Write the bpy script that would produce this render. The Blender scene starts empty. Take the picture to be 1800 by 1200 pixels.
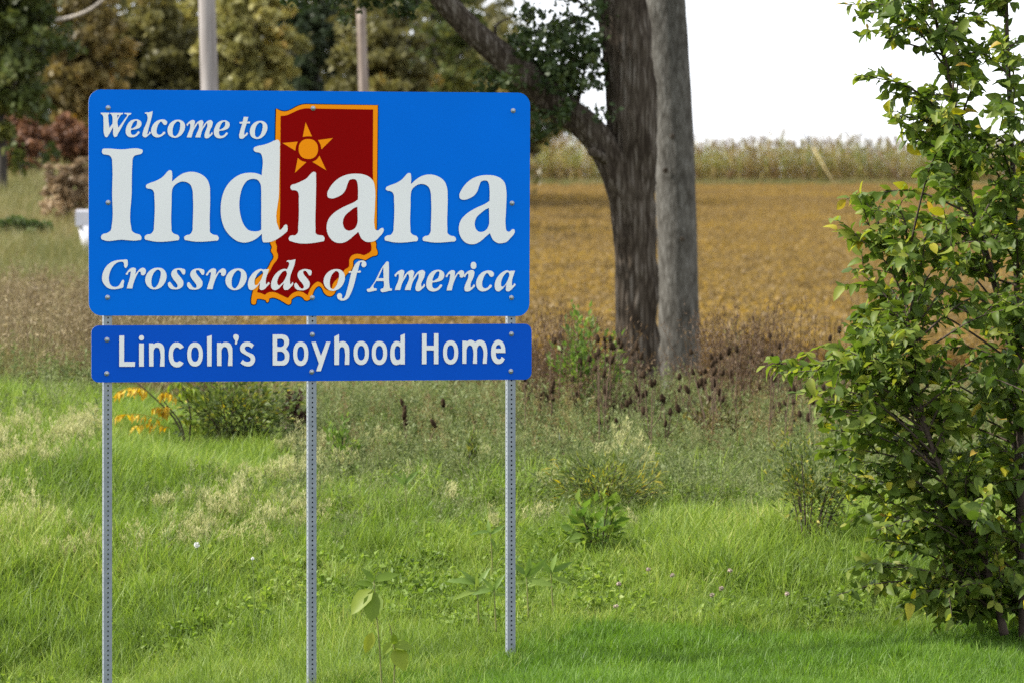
import bpy, math, random
import numpy as np
from mathutils import Vector, Matrix
from mathutils.geometry import tessellate_polygon

# ------------------------------------------------------------------ camera
F = 8400.0            # focal length in pixels of an 1800 px wide picture
ZC = 2.0              # camera height
HZ = 550.0            # row of the horizon in that picture
scene = bpy.context.scene
col = scene.collection
cam_d = bpy.data.cameras.new('camera')
cam = bpy.data.objects.new('camera', cam_d)
col.objects.link(cam)
cam.location = (0, 0, ZC)
cam.rotation_euler = (math.pi / 2, 0, 0)
cam_d.sensor_fit = 'HORIZONTAL'
cam_d.sensor_width = 36.0
cam_d.lens = F / 1800 * 36
cam_d.shift_y = (HZ - 600) / 1800
cam_d.clip_start = 0.5
cam_d.clip_end = 8000
cam_d.dof.use_dof = True
cam_d.dof.focus_distance = 25.6
cam_d.dof.aperture_fstop = 5.2
scene.camera = cam

# ------------------------------------------------------------------ sky + sun
SUN_EL, SUN_AZ = 40.0, -92.0     # azimuth measured from +Y, negative = to the left
world = bpy.data.worlds.new('World')
scene.world = world
world.use_nodes = True
wn, wl = world.node_tree.nodes, world.node_tree.links
wn.clear()
wo = wn.new('ShaderNodeOutputWorld')
bg = wn.new('ShaderNodeBackground')
sky = wn.new('ShaderNodeTexSky')
sky.sky_type = 'NISHITA'
sky.sun_disc = False
sky.sun_elevation = math.radians(SUN_EL)
sky.sun_rotation = math.radians(SUN_AZ)
sky.air_density = 1.0
sky.dust_density = 1.5
tc = wn.new('ShaderNodeTexCoord')
nz = wn.new('ShaderNodeTexNoise')
nz.inputs['Scale'].default_value = 2.6
nz.inputs['Detail'].default_value = 5
mr = wn.new('ShaderNodeMapRange')
mr.inputs['From Min'].default_value = 0.3
mr.inputs['From Max'].default_value = 0.62
mr.inputs['To Min'].default_value = 0.55
mr.inputs['To Max'].default_value = 0.95
mx = wn.new('ShaderNodeMix')
mx.data_type = 'RGBA'
mx.inputs['B'].default_value = (8.5, 8.75, 9.3, 1)
wl.new(tc.outputs['Generated'], nz.inputs['Vector'])
wl.new(nz.outputs['Fac'], mr.inputs['Value'])
wl.new(mr.outputs['Result'], mx.inputs['Factor'])
wl.new(sky.outputs['Color'], mx.inputs['A'])
wl.new(mx.outputs['Result'], bg.inputs['Color'])
bg.inputs['Strength'].default_value = 0.12
wl.new(bg.outputs[0], wo.inputs['Surface'])

sun_d = bpy.data.lights.new('sun', 'SUN')
sun_d.energy = 5.0
sun_d.angle = math.radians(0.6)
sun_d.color = (1.0, 0.945, 0.86)
sun = bpy.data.objects.new('sun', sun_d)
col.objects.link(sun)
sd = Vector((math.sin(math.radians(SUN_AZ)) * math.cos(math.radians(SUN_EL)),
             math.cos(math.radians(SUN_AZ)) * math.cos(math.radians(SUN_EL)),
             math.sin(math.radians(SUN_EL))))
sun.rotation_euler = sd.to_track_quat('Z', 'Y').to_euler()
sun.location = (-20, 10, 30)

scene.view_settings.view_transform = 'Standard'
scene.view_settings.look = 'None'
scene.view_settings.exposure = 0.8
scene.view_settings.gamma = 1.0
scene.view_settings.use_curve_mapping = False
scene.cycles.use_denoising = False
scene.cycles.max_bounces = 8
scene.cycles.transparent_max_bounces = 8

# ------------------------------------------------------------------ helpers
rng = np.random.default_rng(7)
random.seed(7)


def P(px, py, y):
    """world point at depth y seen at picture position px, py"""
    return Vector(((px - 900) / F * y, y, ZC + (HZ - py) / F * y))


def X(px, y):
    return (px - 900) / F * y


def tag(o, label=None, cat=None, group=None, kind=None):
    if label: o['label'] = label
    if cat: o['category'] = cat
    if group: o['group'] = group
    if kind: o['kind'] = kind
    return o


def empty(name, loc, rz=0.0):
    o = bpy.data.objects.new(name, None)
    o.empty_display_size = 0.1
    o.location = loc
    o.rotation_euler = (0, 0, rz)
    col.objects.link(o)
    return o


def link(name, me, parent=None, mat=None):
    if mat is not None and len(me.materials) == 0:
        me.materials.append(mat)
    o = bpy.data.objects.new(name, me)
    col.objects.link(o)
    if parent is not None:
        o.parent = parent
    return o


def npmesh(name, V, faces, tint=None, smooth=True):
    """faces: list of integer arrays (n,3) / (n,4)"""
    V = np.asarray(V, dtype=np.float32)
    me = bpy.data.meshes.new(name)
    faces = [np.asarray(f, dtype=np.int32) for f in faces if len(f)]
    loops = np.concatenate([f.ravel() for f in faces])
    sizes = np.concatenate([np.full(len(f), f.shape[1], np.int32) for f in faces])
    starts = np.concatenate([[0], np.cumsum(sizes)[:-1]]).astype(np.int32)
    me.vertices.add(len(V))
    me.vertices.foreach_set('co', V.ravel())
    me.loops.add(len(loops))
    me.loops.foreach_set('vertex_index', loops)
    me.polygons.add(len(sizes))
    me.polygons.foreach_set('loop_start', starts)
    me.polygons.foreach_set('loop_total', sizes)
    me.polygons.foreach_set('use_smooth', np.full(len(sizes), smooth, dtype=bool))
    if tint is not None:
        a = me.attributes.new('tint', 'FLOAT', 'POINT')
        a.data.foreach_set('value', np.asarray(tint, dtype=np.float32))
    me.update(calc_edges=True)
    me.validate()
    return me


class MB:
    """collects geometry into one mesh"""
    def __init__(self):
        self.v, self.t, self.q, self.tint = [], [], [], []
        self.n = 0

    def add(self, V, quads=None, tris=None, tint=0.5):
        V = np.asarray(V, dtype=np.float32).reshape(-1, 3)
        self.v.append(V)
        if quads is not None and len(quads):
            self.q.append(np.asarray(quads, dtype=np.int32).reshape(-1, 4) + self.n)
        if tris is not None and len(tris):
            self.t.append(np.asarray(tris, dtype=np.int32).reshape(-1, 3) + self.n)
        tt = np.asarray(tint, dtype=np.float32)
        self.tint.append(np.full(len(V), tt) if tt.ndim == 0 else tt)
        self.n += len(V)

    def mesh(self, name, smooth=True):
        fs = []
        if self.q: fs.append(np.concatenate(self.q))
        if self.t: fs.append(np.concatenate(self.t))
        return npmesh(name, np.concatenate(self.v), fs, np.concatenate(self.tint), smooth)

    def tube(self, pts, rad, seg=8, tint=0.5, cap=True, wob=None):
        pts = np.asarray([tuple(p) for p in pts], dtype=float)
        n = len(pts)
        rad = np.broadcast_to(np.asarray(rad, dtype=float), (n,))
        tan = np.gradient(pts, axis=0)
        tan /= np.linalg.norm(tan, axis=1, keepdims=True) + 1e-9
        ref = np.array([0.0, 1.0, 0.0]) if abs(tan[0, 1]) < 0.9 else np.array([1.0, 0, 0])
        V = []
        ang = np.linspace(0, 2 * math.pi, seg, endpoint=False)
        a = np.cross(tan[0], ref); a /= np.linalg.norm(a)
        for i in range(n):
            a = a - tan[i] * np.dot(a, tan[i]); a /= np.linalg.norm(a) + 1e-9
            b = np.cross(tan[i], a)
            r = rad[i] * (1 if wob is None else wob[i])
            V.append(pts[i] + (np.outer(np.cos(ang), a) + np.outer(np.sin(ang), b)) * (r[:, None] if wob is not None else r))
        V = np.concatenate(V)
        i, j = np.meshgrid(np.arange(n - 1), np.arange(seg), indexing='ij')
        j2 = (j + 1) % seg
        q = np.stack([i * seg + j, i * seg + j2, (i + 1) * seg + j2, (i + 1) * seg + j], -1).reshape(-1, 4)
        tr = []
        if cap:
            V = np.concatenate([V, pts[:1], pts[-1:]])
            c0, c1 = n * seg, n * seg + 1
            for k in range(seg):
                tr.append((c0, (k + 1) % seg, k))
                tr.append((c1, (n - 1) * seg + k, (n - 1) * seg + (k + 1) % seg))
        self.add(V, q, tr, tint)
        return self

    def box(self, c, s, tint=0.5, rz=0.0):
        x, y, z = np.asarray(s) / 2
        V = np.array([(-x, -y, -z), (x, -y, -z), (x, y, -z), (-x, y, -z), (-x, -y, z), (x, -y, z), (x, y, z), (-x, y, z)])
        ca, sa = math.cos(rz), math.sin(rz)
        V = np.stack([V[:, 0] * ca - V[:, 1] * sa, V[:, 0] * sa + V[:, 1] * ca, V[:, 2]], -1) + np.asarray(tuple(c))
        self.add(V, [(0, 3, 2, 1), (4, 5, 6, 7), (0, 1, 5, 4), (1, 2, 6, 5), (2, 3, 7, 6), (3, 0, 4, 7)], None, tint)
        return self

    def lathe(self, prof, seg=12, M=None, tint=0.5):
        """prof: (r, z) list"""
        ang = np.linspace(0, 2 * math.pi, seg, endpoint=False)
        V = np.concatenate([np.stack([r * np.cos(ang), r * np.sin(ang), np.full(seg, z)], -1) for r, z in prof])
        if M is not None:
            M = np.array(M)
            V = V @ M[:3, :3].T + M[:3, 3]
        n = len(prof)
        i, j = np.meshgrid(np.arange(n - 1), np.arange(seg), indexing='ij')
        j2 = (j + 1) % seg
        self.add(V, np.stack([i * seg + j, i * seg + j2, (i + 1) * seg + j2, (i + 1) * seg + j], -1).reshape(-1, 4), None, tint)
        return self


def vnoise(x, y, seed=0):
    """smooth value noise in -1..1 (numpy)"""
    r = np.random.default_rng(seed).random((64, 64)) * 2 - 1
    x = np.asarray(x, dtype=float); y = np.asarray(y, dtype=float)
    xi, yi = np.floor(x).astype(int), np.floor(y).astype(int)
    fx, fy = x - xi, y - yi
    fx = fx * fx * (3 - 2 * fx); fy = fy * fy * (3 - 2 * fy)
    g = lambda a, b: r[a % 64, b % 64]
    return (g(xi, yi) * (1 - fx) + g(xi + 1, yi) * fx) * (1 - fy) + (g(xi, yi + 1) * (1 - fx) + g(xi + 1, yi + 1) * fx) * fy


def sstep(a, b, x):
    t = np.clip((np.asarray(x, dtype=float) - a) / (b - a), 0, 1)
    return t * t * (3 - 2 * t)


# ------------------------------------------------------------------ materials
def new_mat(name):
    m = bpy.data.materials.new(name)
    m.use_nodes = True
    nt = m.node_tree
    nt.nodes.clear()
    out = nt.nodes.new('ShaderNodeOutputMaterial')
    return m, nt, nt.nodes, nt.links, out


def ramp(nodes, stops):
    r = nodes.new('ShaderNodeValToRGB')
    el = r.color_ramp.elements
    el[0].position, el[0].color = stops[0][0], (*stops[0][1], 1)
    el[1].position, el[1].color = stops[-1][0], (*stops[-1][1], 1)
    for p, c in stops[1:-1]:
        e = el.new(p); e.color = (*c, 1)
    return r


def math_node(nodes, links, op, a, b=None, clamp=False):
    n = nodes.new('ShaderNodeMath'); n.operation = op; n.use_clamp = clamp
    for i, v in enumerate((a, b)):
        if v is None: continue
        if isinstance(v, (int, float)): n.inputs[i].default_value = v
        else: links.new(v, n.inputs[i])
    return n.outputs[0]


def leaf_mat(name, stops, trans=0.35, rough=0.5, spec=0.25, patch=0.25, pscale=0.5, wt=0.55, wr=0.3):
    """foliage: colour from the leaf's own tint, the plant and slow patches; light passes through"""
    m, nt, N, L, out = new_mat(name)
    at = N.new('ShaderNodeAttribute'); at.attribute_name = 'tint'
    oi = N.new('ShaderNodeObjectInfo')
    ge = N.new('ShaderNodeNewGeometry')
    no = N.new('ShaderNodeTexNoise'); no.inputs['Scale'].default_value = pscale; no.inputs['Detail'].default_value = 3
    L.new(ge.outputs['Position'], no.inputs['Vector'])
    a = math_node(N, L, 'MULTIPLY', at.outputs['Fac'], wt)
    b = math_node(N, L, 'MULTIPLY', oi.outputs['Random'], wr)
    n0 = math_node(N, L, 'SUBTRACT', no.outputs['Fac'], 0.5)
    n1 = math_node(N, L, 'MULTIPLY', n0, patch * 3)
    s = math_node(N, L, 'ADD', a, b)
    s = math_node(N, L, 'ADD', s, n1, True)
    r = ramp(N, stops)
    L.new(s, r.inputs['Fac'])
    pb = N.new('ShaderNodeBsdfPrincipled')
    pb.inputs['Roughness'].default_value = rough
    pb.inputs['Specular IOR Level'].default_value = spec
    L.new(r.outputs['Color'], pb.inputs['Base Color'])
    tr = N.new('ShaderNodeBsdfTranslucent')
    hs = N.new('ShaderNodeHueSaturation'); hs.inputs['Saturation'].default_value = 1.1; hs.inputs['Value'].default_value = 1.25
    L.new(r.outputs['Color'], hs.inputs['Color'])
    L.new(hs.outputs['Color'], tr.inputs['Color'])
    mixs = N.new('ShaderNodeMixShader'); mixs.inputs['Fac'].default_value = trans
    L.new(pb.outputs[0], mixs.inputs[1]); L.new(tr.outputs[0], mixs.inputs[2])
    L.new(mixs.outputs[0], out.inputs['Surface'])
    return m


def solid_mat(name, c, rough=0.6, spec=0.3, metal=0.0, var=0.0, scale=8.0, bump=0.0, stretch=(1, 1, 1), c2=None):
    m, nt, N, L, out = new_mat(name)
    pb = N.new('ShaderNodeBsdfPrincipled')
    pb.inputs['Roughness'].default_value = rough
    pb.inputs['Specular IOR Level'].default_value = spec
    pb.inputs['Metallic'].default_value = metal
    L.new(pb.outputs[0], out.inputs['Surface'])
    tcn = N.new('ShaderNodeTexCoord')
    mp = N.new('ShaderNodeMapping'); mp.inputs['Scale'].default_value = stretch
    no = N.new('ShaderNodeTexNoise'); no.inputs['Scale'].default_value = scale; no.inputs['Detail'].default_value = 6
    no.inputs['Roughness'].default_value = 0.6
    L.new(tcn.outputs['Object'], mp.inputs['Vector']); L.new(mp.outputs[0], no.inputs['Vector'])
    if c2 is None:
        c2 = tuple(x * (1 + var) for x in c); c1 = tuple(x * (1 - var) for x in c)
    else:
        c1 = c
    r = ramp(N, [(0.3, c1), (0.7, c2)])
    L.new(no.outputs['Fac'], r.inputs['Fac'])
    L.new(r.outputs['Color'], pb.inputs['Base Color'])
    if bump:
        bn = N.new('ShaderNodeBump'); bn.inputs['Strength'].default_value = bump; bn.inputs['Distance'].default_value = 0.02
        L.new(no.outputs['Fac'], bn.inputs['Height']); L.new(bn.outputs[0], pb.inputs['Normal'])
    return m


# ------------------------------------------------------------------ terrain
_ty = np.array([-400, 0, 15, 20, 25.8, 27.5, 30, 33, 37, 42, 50, 60, 80, 110, 150, 200, 255, 300, 420, 6000.])
_tz = np.array([-1.9, -1.9, -1.93, -1.93, -1.90, -1.79, -1.49, -1.20, -0.98, -0.89, -0.90, -0.86, -0.38, 0.65, 2.14, 4.0, 6.40, 7.9, 8.5, 8.5])
_gy = np.arange(-400, 6000, 0.5)
_gz = np.interp(_gy, _ty, _tz)
_k = np.ones(5) / 5
_gz = np.convolve(np.pad(_gz, 2, mode='edge'), _k, mode='valid')


def ground(x, y):
    x = np.asarray(x, dtype=float); y = np.asarray(y, dtype=float)
    z = ZC + np.interp(y, _gy, _gz)
    a = np.where(y > 5, x / np.maximum(y, 5), 0)
    left = sstep(-0.045, -0.095, a)
    z = z + left * np.interp(y, [0, 30, 38, 45, 60, 90, 130, 200, 300, 500], [0, 0, .2, .35, .8, 1.65, 2.5, 2.6, 1.0, 0])
    w = 1 - sstep(26, 33, y)
    z = z - 0.17 * np.clip(0.2 - x, 0, 3.0) * w
    rough = 0.05 * vnoise(x * 0.9, y * 0.9, 3) + 0.03 * vnoise(x * 2.3, y * 2.3, 5)
    return z + rough * sstep(400, 60, y)


def gnd(x, y):
    return float(ground(np.array([x]), np.array([y]))[0])


xs = np.sinh(np.linspace(-8.2, 8.2, 180)) * 2.2
ys = np.concatenate([np.linspace(-400, 10, 22), np.arange(11, 20, 1.0), np.arange(20, 46, 0.35), np.arange(46, 120, 1.5),
                     np.arange(120, 320, 5), np.geomspace(325, 5500, 30)])
gx, gy = np.meshgrid(xs, ys, indexing='ij')
gzv = ground(gx.ravel(), gy.ravel())
ni, nj = gx.shape
ii, jj = np.meshgrid(np.arange(ni - 1), np.arange(nj - 1), indexing='ij')
gq = np.stack([ii * nj + jj, (ii + 1) * nj + jj, (ii + 1) * nj + jj + 1, ii * nj + jj + 1], -1).reshape(-1, 4)
gme = npmesh('ground', np.stack([gx.ravel(), gy.ravel(), gzv], -1), [gq])
m, nt, N, L, out = new_mat('ground_cover')
pb = N.new('ShaderNodeBsdfPrincipled'); pb.inputs['Roughness'].default_value = 0.95; pb.inputs['Specular IOR Level'].default_value = 0.1
L.new(pb.outputs[0], out.inputs['Surface'])
ge = N.new('ShaderNodeNewGeometry')
sx = N.new('ShaderNodeSeparateXYZ'); L.new(ge.outputs['Position'], sx.inputs[0])
n1 = N.new('ShaderNodeTexNoise'); n1.inputs['Scale'].default_value = 3.0; n1.inputs['Detail'].default_value = 8
L.new(ge.outputs['Position'], n1.inputs['Vector'])
near = ramp(N, [(0.3, (0.030, 0.040, 0.012)), (0.5, (0.055, 0.080, 0.020)), (0.7, (0.085, 0.085, 0.035))])
far = ramp(N, [(0.3, (0.16, 0.10, 0.045)), (0.5, (0.22, 0.145, 0.06)), (0.7, (0.19, 0.15, 0.06))])
L.new(n1.outputs['Fac'], near.inputs['Fac']); L.new(n1.outputs['Fac'], far.inputs['Fac'])
mr2 = N.new('ShaderNodeMapRange'); mr2.inputs['From Min'].default_value = 40; mr2.inputs['From Max'].default_value = 60
L.new(sx.outputs['Y'], mr2.inputs['Value'])
mm = N.new('ShaderNodeMix'); mm.data_type = 'RGBA'
L.new(mr2.outputs[0], mm.inputs['Factor']); L.new(near.outputs[0], mm.inputs['A']); L.new(far.outputs[0], mm.inputs['B'])
L.new(mm.outputs['Result'], pb.inputs['Base Color'])
bn = N.new('ShaderNodeBump'); bn.inputs['Strength'].default_value = 0.6; bn.inputs['Distance'].default_value = 0.05
L.new(n1.outputs['Fac'], bn.inputs['Height']); L.new(bn.outputs[0], pb.inputs['Normal'])
tag(link('ground', gme, None, m), kind='structure')

# ------------------------------------------------------------------ the sign
TH = math.radians(15.0)
SY = 25.5
C = Vector((X(546, SY), SY, 0))
U = Vector((math.cos(TH), math.sin(TH), 0))
NRM = Vector((math.sin(TH), -math.cos(TH), 0))
SBASE = gnd(C.x, C.y)


def to_sign(px, py):
    """picture position of the print -> position on the sign's face (metres)"""
    d = Vector(((px - 900) / F, 1.0, (HZ - py) / F))
    t = (C.dot(NRM)) / (d.dot(NRM))
    p = d * t
    return ((p - C).dot(U), p.z + ZC - SBASE)


def paint(name, c, rough=0.38, dirt=0.05):
    m, nt, N, L, out = new_mat(name)
    pb = N.new('ShaderNodeBsdfPrincipled')
    pb.inputs['Specular IOR Level'].default_value = 0.03
    tcn = N.new('ShaderNodeTexCoord')
    no = N.new('ShaderNodeTexNoise'); no.inputs['Scale'].default_value = 2.2; no.inputs['Detail'].default_value = 7
    L.new(tcn.outputs['Object'], no.inputs['Vector'])
    r = ramp(N, [(0.25, tuple(x * (1 - dirt) for x in c)), (0.75, tuple(min(1, x * (1 + dirt)) for x in c))])
    L.new(no.outputs['Fac'], r.inputs['Fac'])
    L.new(r.outputs['Color'], pb.inputs['Base Color'])
    rr = N.new('ShaderNodeMapRange'); rr.inputs['To Min'].default_value = rough - 0.06; rr.inputs['To Max'].default_value = rough + 0.1
    L.new(no.outputs['Fac'], rr.inputs['Value']); L.new(rr.outputs[0], pb.inputs['Roughness'])
    L.new(pb.outputs[0], out.inputs['Surface'])
    return m


M_BLUE = paint('sign_blue', (0.0005, 0.140, 0.68))
M_BLUE2 = paint('plate_blue', (0.003, 0.078, 0.52))
M_WHITE = paint('letter_white', (0.76, 0.76, 0.77), dirt=0.03)
M_RED = paint('state_red', (0.235, 0.0008, 0.0008))
M_ORANGE = paint('state_orange', (0.90, 0.28, 0.005), dirt=0.03)
M_BLACK = paint('state_black', (0.01, 0.012, 0.02))
M_ALU = solid_mat('aluminium_edge', (0.55, 0.56, 0.57), rough=0.45, metal=0.6, var=0.1)
M_GALV = solid_mat('galvanised_steel', (0.185, 0.21, 0.245), rough=0.5, spec=0.4, metal=0.2, scale=30, c2=(0.26, 0.285, 0.32))
M_BOLT = solid_mat('bolt_steel', (0.36, 0.39, 0.43), rough=0.4, metal=0.6, var=0.1)


def smooth_loop(pts, corner, n=6):
    """closed Catmull-Rom through pts; corner points stay sharp"""
    out = []
    k = len(pts)
    for i in range(k):
        p0, p1, p2, p3 = pts[i - 1], pts[i], pts[(i + 1) % k], pts[(i + 2) % k]
        c1, c2 = corner[i], corner[(i + 1) % k]
        if c1 and c2:
            out.append(p1); continue
        d = math.hypot(p2[0] - p1[0], p2[1] - p1[1]) + 1e-9
        d0 = math.hypot(p1[0] - p0[0], p1[1] - p0[1]) + 1e-9
        d2 = math.hypot(p3[0] - p2[0], p3[1] - p2[1]) + 1e-9
        # tangents, limited by segment length so long runs stay straight
        if c1: m1 = ((p2[0] - p1[0]), (p2[1] - p1[1]))
        else:
            tx = (p1[0] - p0[0]) / d0 * d + (p2[0] - p1[0]) / d * d0; ty = (p1[1] - p0[1]) / d0 * d + (p2[1] - p1[1]) / d * d0
            l = math.hypot(tx, ty) + 1e-9; m1 = (tx / l * d, ty / l * d)
        if c2: m2 = ((p2[0] - p1[0]), (p2[1] - p1[1]))
        else:
            tx = (p2[0] - p1[0]) / d * d2 + (p3[0] - p2[0]) / d2 * d; ty = (p2[1] - p1[1]) / d * d2 + (p3[1] - p2[1]) / d2 * d
            l = math.hypot(tx, ty) + 1e-9; m2 = (tx / l * d, ty / l * d)
        for s in range(n):
            t = s / n
            h00 = 2 * t ** 3 - 3 * t ** 2 + 1; h10 = t ** 3 - 2 * t ** 2 + t; h01 = -2 * t ** 3 + 3 * t ** 2; h11 = t ** 3 - t ** 2
            out.append((h00 * p1[0] + h10 * m1[0] + h01 * p2[0] + h11 * m2[0], h00 * p1[1] + h10 * m1[1] + h01 * p2[1] + h11 * m2[1]))
    return out


def parse(s):
    """'x,y; x,y*; ...' (a star marks a corner) -> points, corner flags"""
    pts, cor = [], []
    for w in s.split(';'):
        w = w.strip()
        if not w: continue
        c = w.endswith('*')
        x, y = w.rstrip('*').split(',')
        pts.append((float(x), float(y))); cor.append(c)
    return pts, cor


def glyph(s, ox=0.0, oy=0.0, sc=1.0):
    """loops separated by '|', source units -> picture positions"""
    out = []
    for part in s.split('|'):
        part = part.strip()
        if part.startswith('E'):
            cx, cy, rx, ry = [float(v) for v in part[1:].split(',')]
            e = 2 / 2.25
            lp = []
            for k in range(36):
                t = 2 * math.pi * k / 36
                c_, s_ = math.cos(t), math.sin(t)
                lp.append((cx + rx * math.copysign(abs(c_) ** e, c_), cy + ry * math.copysign(abs(s_) ** e, s_)))
        else:
            lp = smooth_loop(*parse(part))
        out.append([(ox + x / sc, oy + y / sc) for x, y in lp])
    return out


def gbox(loops):
    a = np.array([p for lp in loops for p in lp])
    return a[:, 0].min(), a[:, 1].min(), a[:, 0].max(), a[:, 1].max()


def refit(loops, box):
    x0, y0, x1, y1 = gbox(loops); X0, Y0, X1, Y1 = box
    return [[(X0 + (x - x0) / (x1 - x0) * (X1 - X0), Y0 + (y - y0) / (y1 - y0) * (Y1 - Y0)) for x, y in lp] for lp in loops]


def shift(loops, dx, dy):
    return [[(x + dx, y + dy) for x, y in lp] for lp in loops]


def flat(name, loops, lay, parent, mat, tilt=False):
    """a thin sheet of sign vinyl on the panel; first loop outer, others holes"""
    L3 = [[Vector((*to_sign(x, y), 0.0)) for x, y in lp] for lp in loops]
    tr = tessellate_polygon(L3)
    fl = [p for lp in L3 for p in lp]
    yy = -0.0012 * lay
    V = [(p.x, yy, p.y) for p in fl]
    T = []
    for a, b, c in tr:
        pa, pb_, pc = fl[a], fl[b], fl[c]
        ar = (pb_.x - pa.x) * (pc.y - pa.y) - (pc.x - pa.x) * (pb_.y - pa.y)
        if abs(ar) < 1e-12: continue
        T.append((a, b, c) if ar > 0 else (a, c, b))
    return link(name, npmesh(name, V, [np.array(T)], smooth=False), parent, mat)


sign = empty('welcome_sign', (C.x, C.y, SBASE), TH)
tag(sign, 'blue welcome sign with white lettering and red state map on three perforated steel posts', 'sign')


def panel(name, corners, rad, mat):
    """corners in picture positions TL TR BR BL -> rounded 3 mm sheet"""
    q = [Vector((*to_sign(*c), 0)) for c in corners]
    pts = []
    for i in range(4):
        p, a, b = q[i], q[i - 1], q[(i + 1) % 4]
        da = (a - p).normalized(); db = (b - p).normalized()
        cen = p + (da + db) * rad
        a0 = -db; a1 = -da
        for k in range(9):
            t = k / 8 * math.pi / 2
            pts.append(cen + (a0 * math.cos(t) + a1 * math.sin(t)) * rad if False else cen - db * rad * math.cos(t) - da * rad * math.sin(t))
    n = len(pts)
    V = [(p.x, 0.0, p.y) for p in pts] + [(p.x, 0.003, p.y) for p in pts]
    me = bpy.data.meshes.new(name)
    # order of pts runs clockwise seen from the front
    faces = [tuple(range(n))[::-1], tuple(range(n, 2 * n))]
    for i in range(n):
        j = (i + 1) % n
        faces.append((i, j, n + j, n + i))
    me.from_pydata(V, [], faces)
    me.materials.append(mat); me.materials.append(M_ALU)
    for p in me.polygons:
        p.material_index = 0 if p.index == 0 else 1
    me.update()
    return link(name, me, sign)


main = panel('main_panel', [(155.5, 157.5), (932, 163.5), (930.5, 556), (156, 555)], 0.068, M_BLUE)
main['label'] = 'bright blue upper panel with the state name'
plate = panel('name_plate', [(160.5, 572), (934.5, 569), (934.5, 666.5), (160.5, 671.5)], 0.04, M_BLUE2)
plate['label'] = 'deeper blue lower panel with one line of white text'
# ---- print on the panels
OUT = [(485.3, 191.3, 1), (493.8, 195.6, 0), (500, 196.5, 0), (507.5, 195, 0), (525, 186.3, 0), (535, 184, 0), (545, 184, 1), (663.8, 185.6, 1), (661.8, 401.4, 1),
       (659.5, 424.6, 0), (661, 429, 0), (660.8, 436, 0), (663.3, 442, 0), (662.8, 448.4, 0), (655.3, 450.6, 0), (642.3, 457.8, 1), (634, 455.5, 0), (625, 455, 0),
       (621.4, 457.8, 0), (620.4, 468, 0), (616.3, 476.6, 0), (609, 483, 0), (606, 488, 0), (602, 499.7, 0), (590.3, 511.2, 0), (587.4, 517, 0), (581.7, 521, 0),
       (574.4, 519.6, 0), (568.7, 514, 0), (565.8, 507, 0), (560.7, 503.3, 0), (554.2, 507.6, 0), (550.6, 514, 0), (547.7, 522.8, 0), (542.7, 527.8, 0),
       (536.9, 528.6, 0), (531, 522.8, 0), (523.9, 520.6, 0), (515.2, 524.2, 0), (512.3, 527, 0), (510.9, 534.3, 0), (506.6, 535.8, 0), (500.8, 532.9, 0),
       (487.8, 525.7, 0), (479.1, 523.5, 0), (473, 525, 1), (471.9, 530.7, 0), (469.7, 532.2, 0), (466.8, 527.8, 1), (457.4, 525.7, 0), (451.7, 525.7, 1),
       (450.2, 530, 0), (449.5, 534.3, 0), (445.9, 535.8, 0), (442.3, 534.3, 0), (441.6, 528.6, 0), (443.7, 515.6, 0), (446, 506, 0), (448, 499.7, 0),
       (448.8, 492.4, 0), (453.1, 488.1, 0), (462, 481, 0), (471.2, 470.8, 0), (476.2, 460.7, 0), (480.6, 453.4, 0), (479.8, 447.7, 0), (476.2, 441.9, 0),
       (477.7, 434.7, 0), (474.8, 427.4, 0), (475, 420, 0), (482, 408, 0), (483, 390, 0), (484, 250, 0)]
INN = [(493.1, 204.4, 1), (502.5, 203.5, 0), (510, 200.6, 0), (525, 193.8, 0), (535, 191.3, 0), (545, 191.3, 1), (655.6, 193.1, 1), (655, 300, 1), (653.5, 415, 0), (651, 426, 0),
       (652.4, 433, 0), (652, 441, 0), (639.4, 449, 1), (633, 447, 0), (626.4, 446.5, 0), (617.8, 449.8, 0), (613.4, 457.8, 0), (613.2, 468.8, 0), (604.8, 475, 0),
       (600, 484, 0), (593.2, 489.6, 0), (584.6, 499.7, 0), (582.4, 507.3, 0), (578, 510.5, 0), (570.8, 507.3, 0), (566.5, 499.7, 0), (558.6, 495.3, 0), (551.3, 499.7, 0),
       (545.6, 506.9, 0), (540.5, 519.2, 1), (531, 513.4, 0), (522.4, 512.4, 0), (512.3, 517, 0), (505.8, 524.2, 1), (495, 519.2, 0), (483.4, 514.1, 0),
       (471.9, 514.1, 0), (465.4, 518.4, 1), (457, 515, 0), (451.7, 514.1, 1), (453.8, 508.3, 0), (457.4, 495.3, 0), (464, 488, 0), (471.9, 480.9, 0), (480.6, 465, 0),
       (487.8, 454.9, 0), (488.5, 447.7, 0), (486.3, 441.9, 0), (486.6, 433.2, 0), (484.2, 426, 0), (490, 415, 0), (491.5, 390, 0), (492.5, 300, 0)]


def offset(loop, d):
    a = np.array(loop)
    t = np.roll(a, -1, 0) - np.roll(a, 1, 0)
    t /= np.linalg.norm(t, axis=1, keepdims=True) + 1e-9
    ar = np.sum(a[:, 0] * np.roll(a[:, 1], -1) - np.roll(a[:, 0], -1) * a[:, 1])
    nrm = np.stack([t[:, 1], -t[:, 0]], -1) * (1 if ar > 0 else -1)
    return [tuple(p) for p in a + nrm * d]


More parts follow.
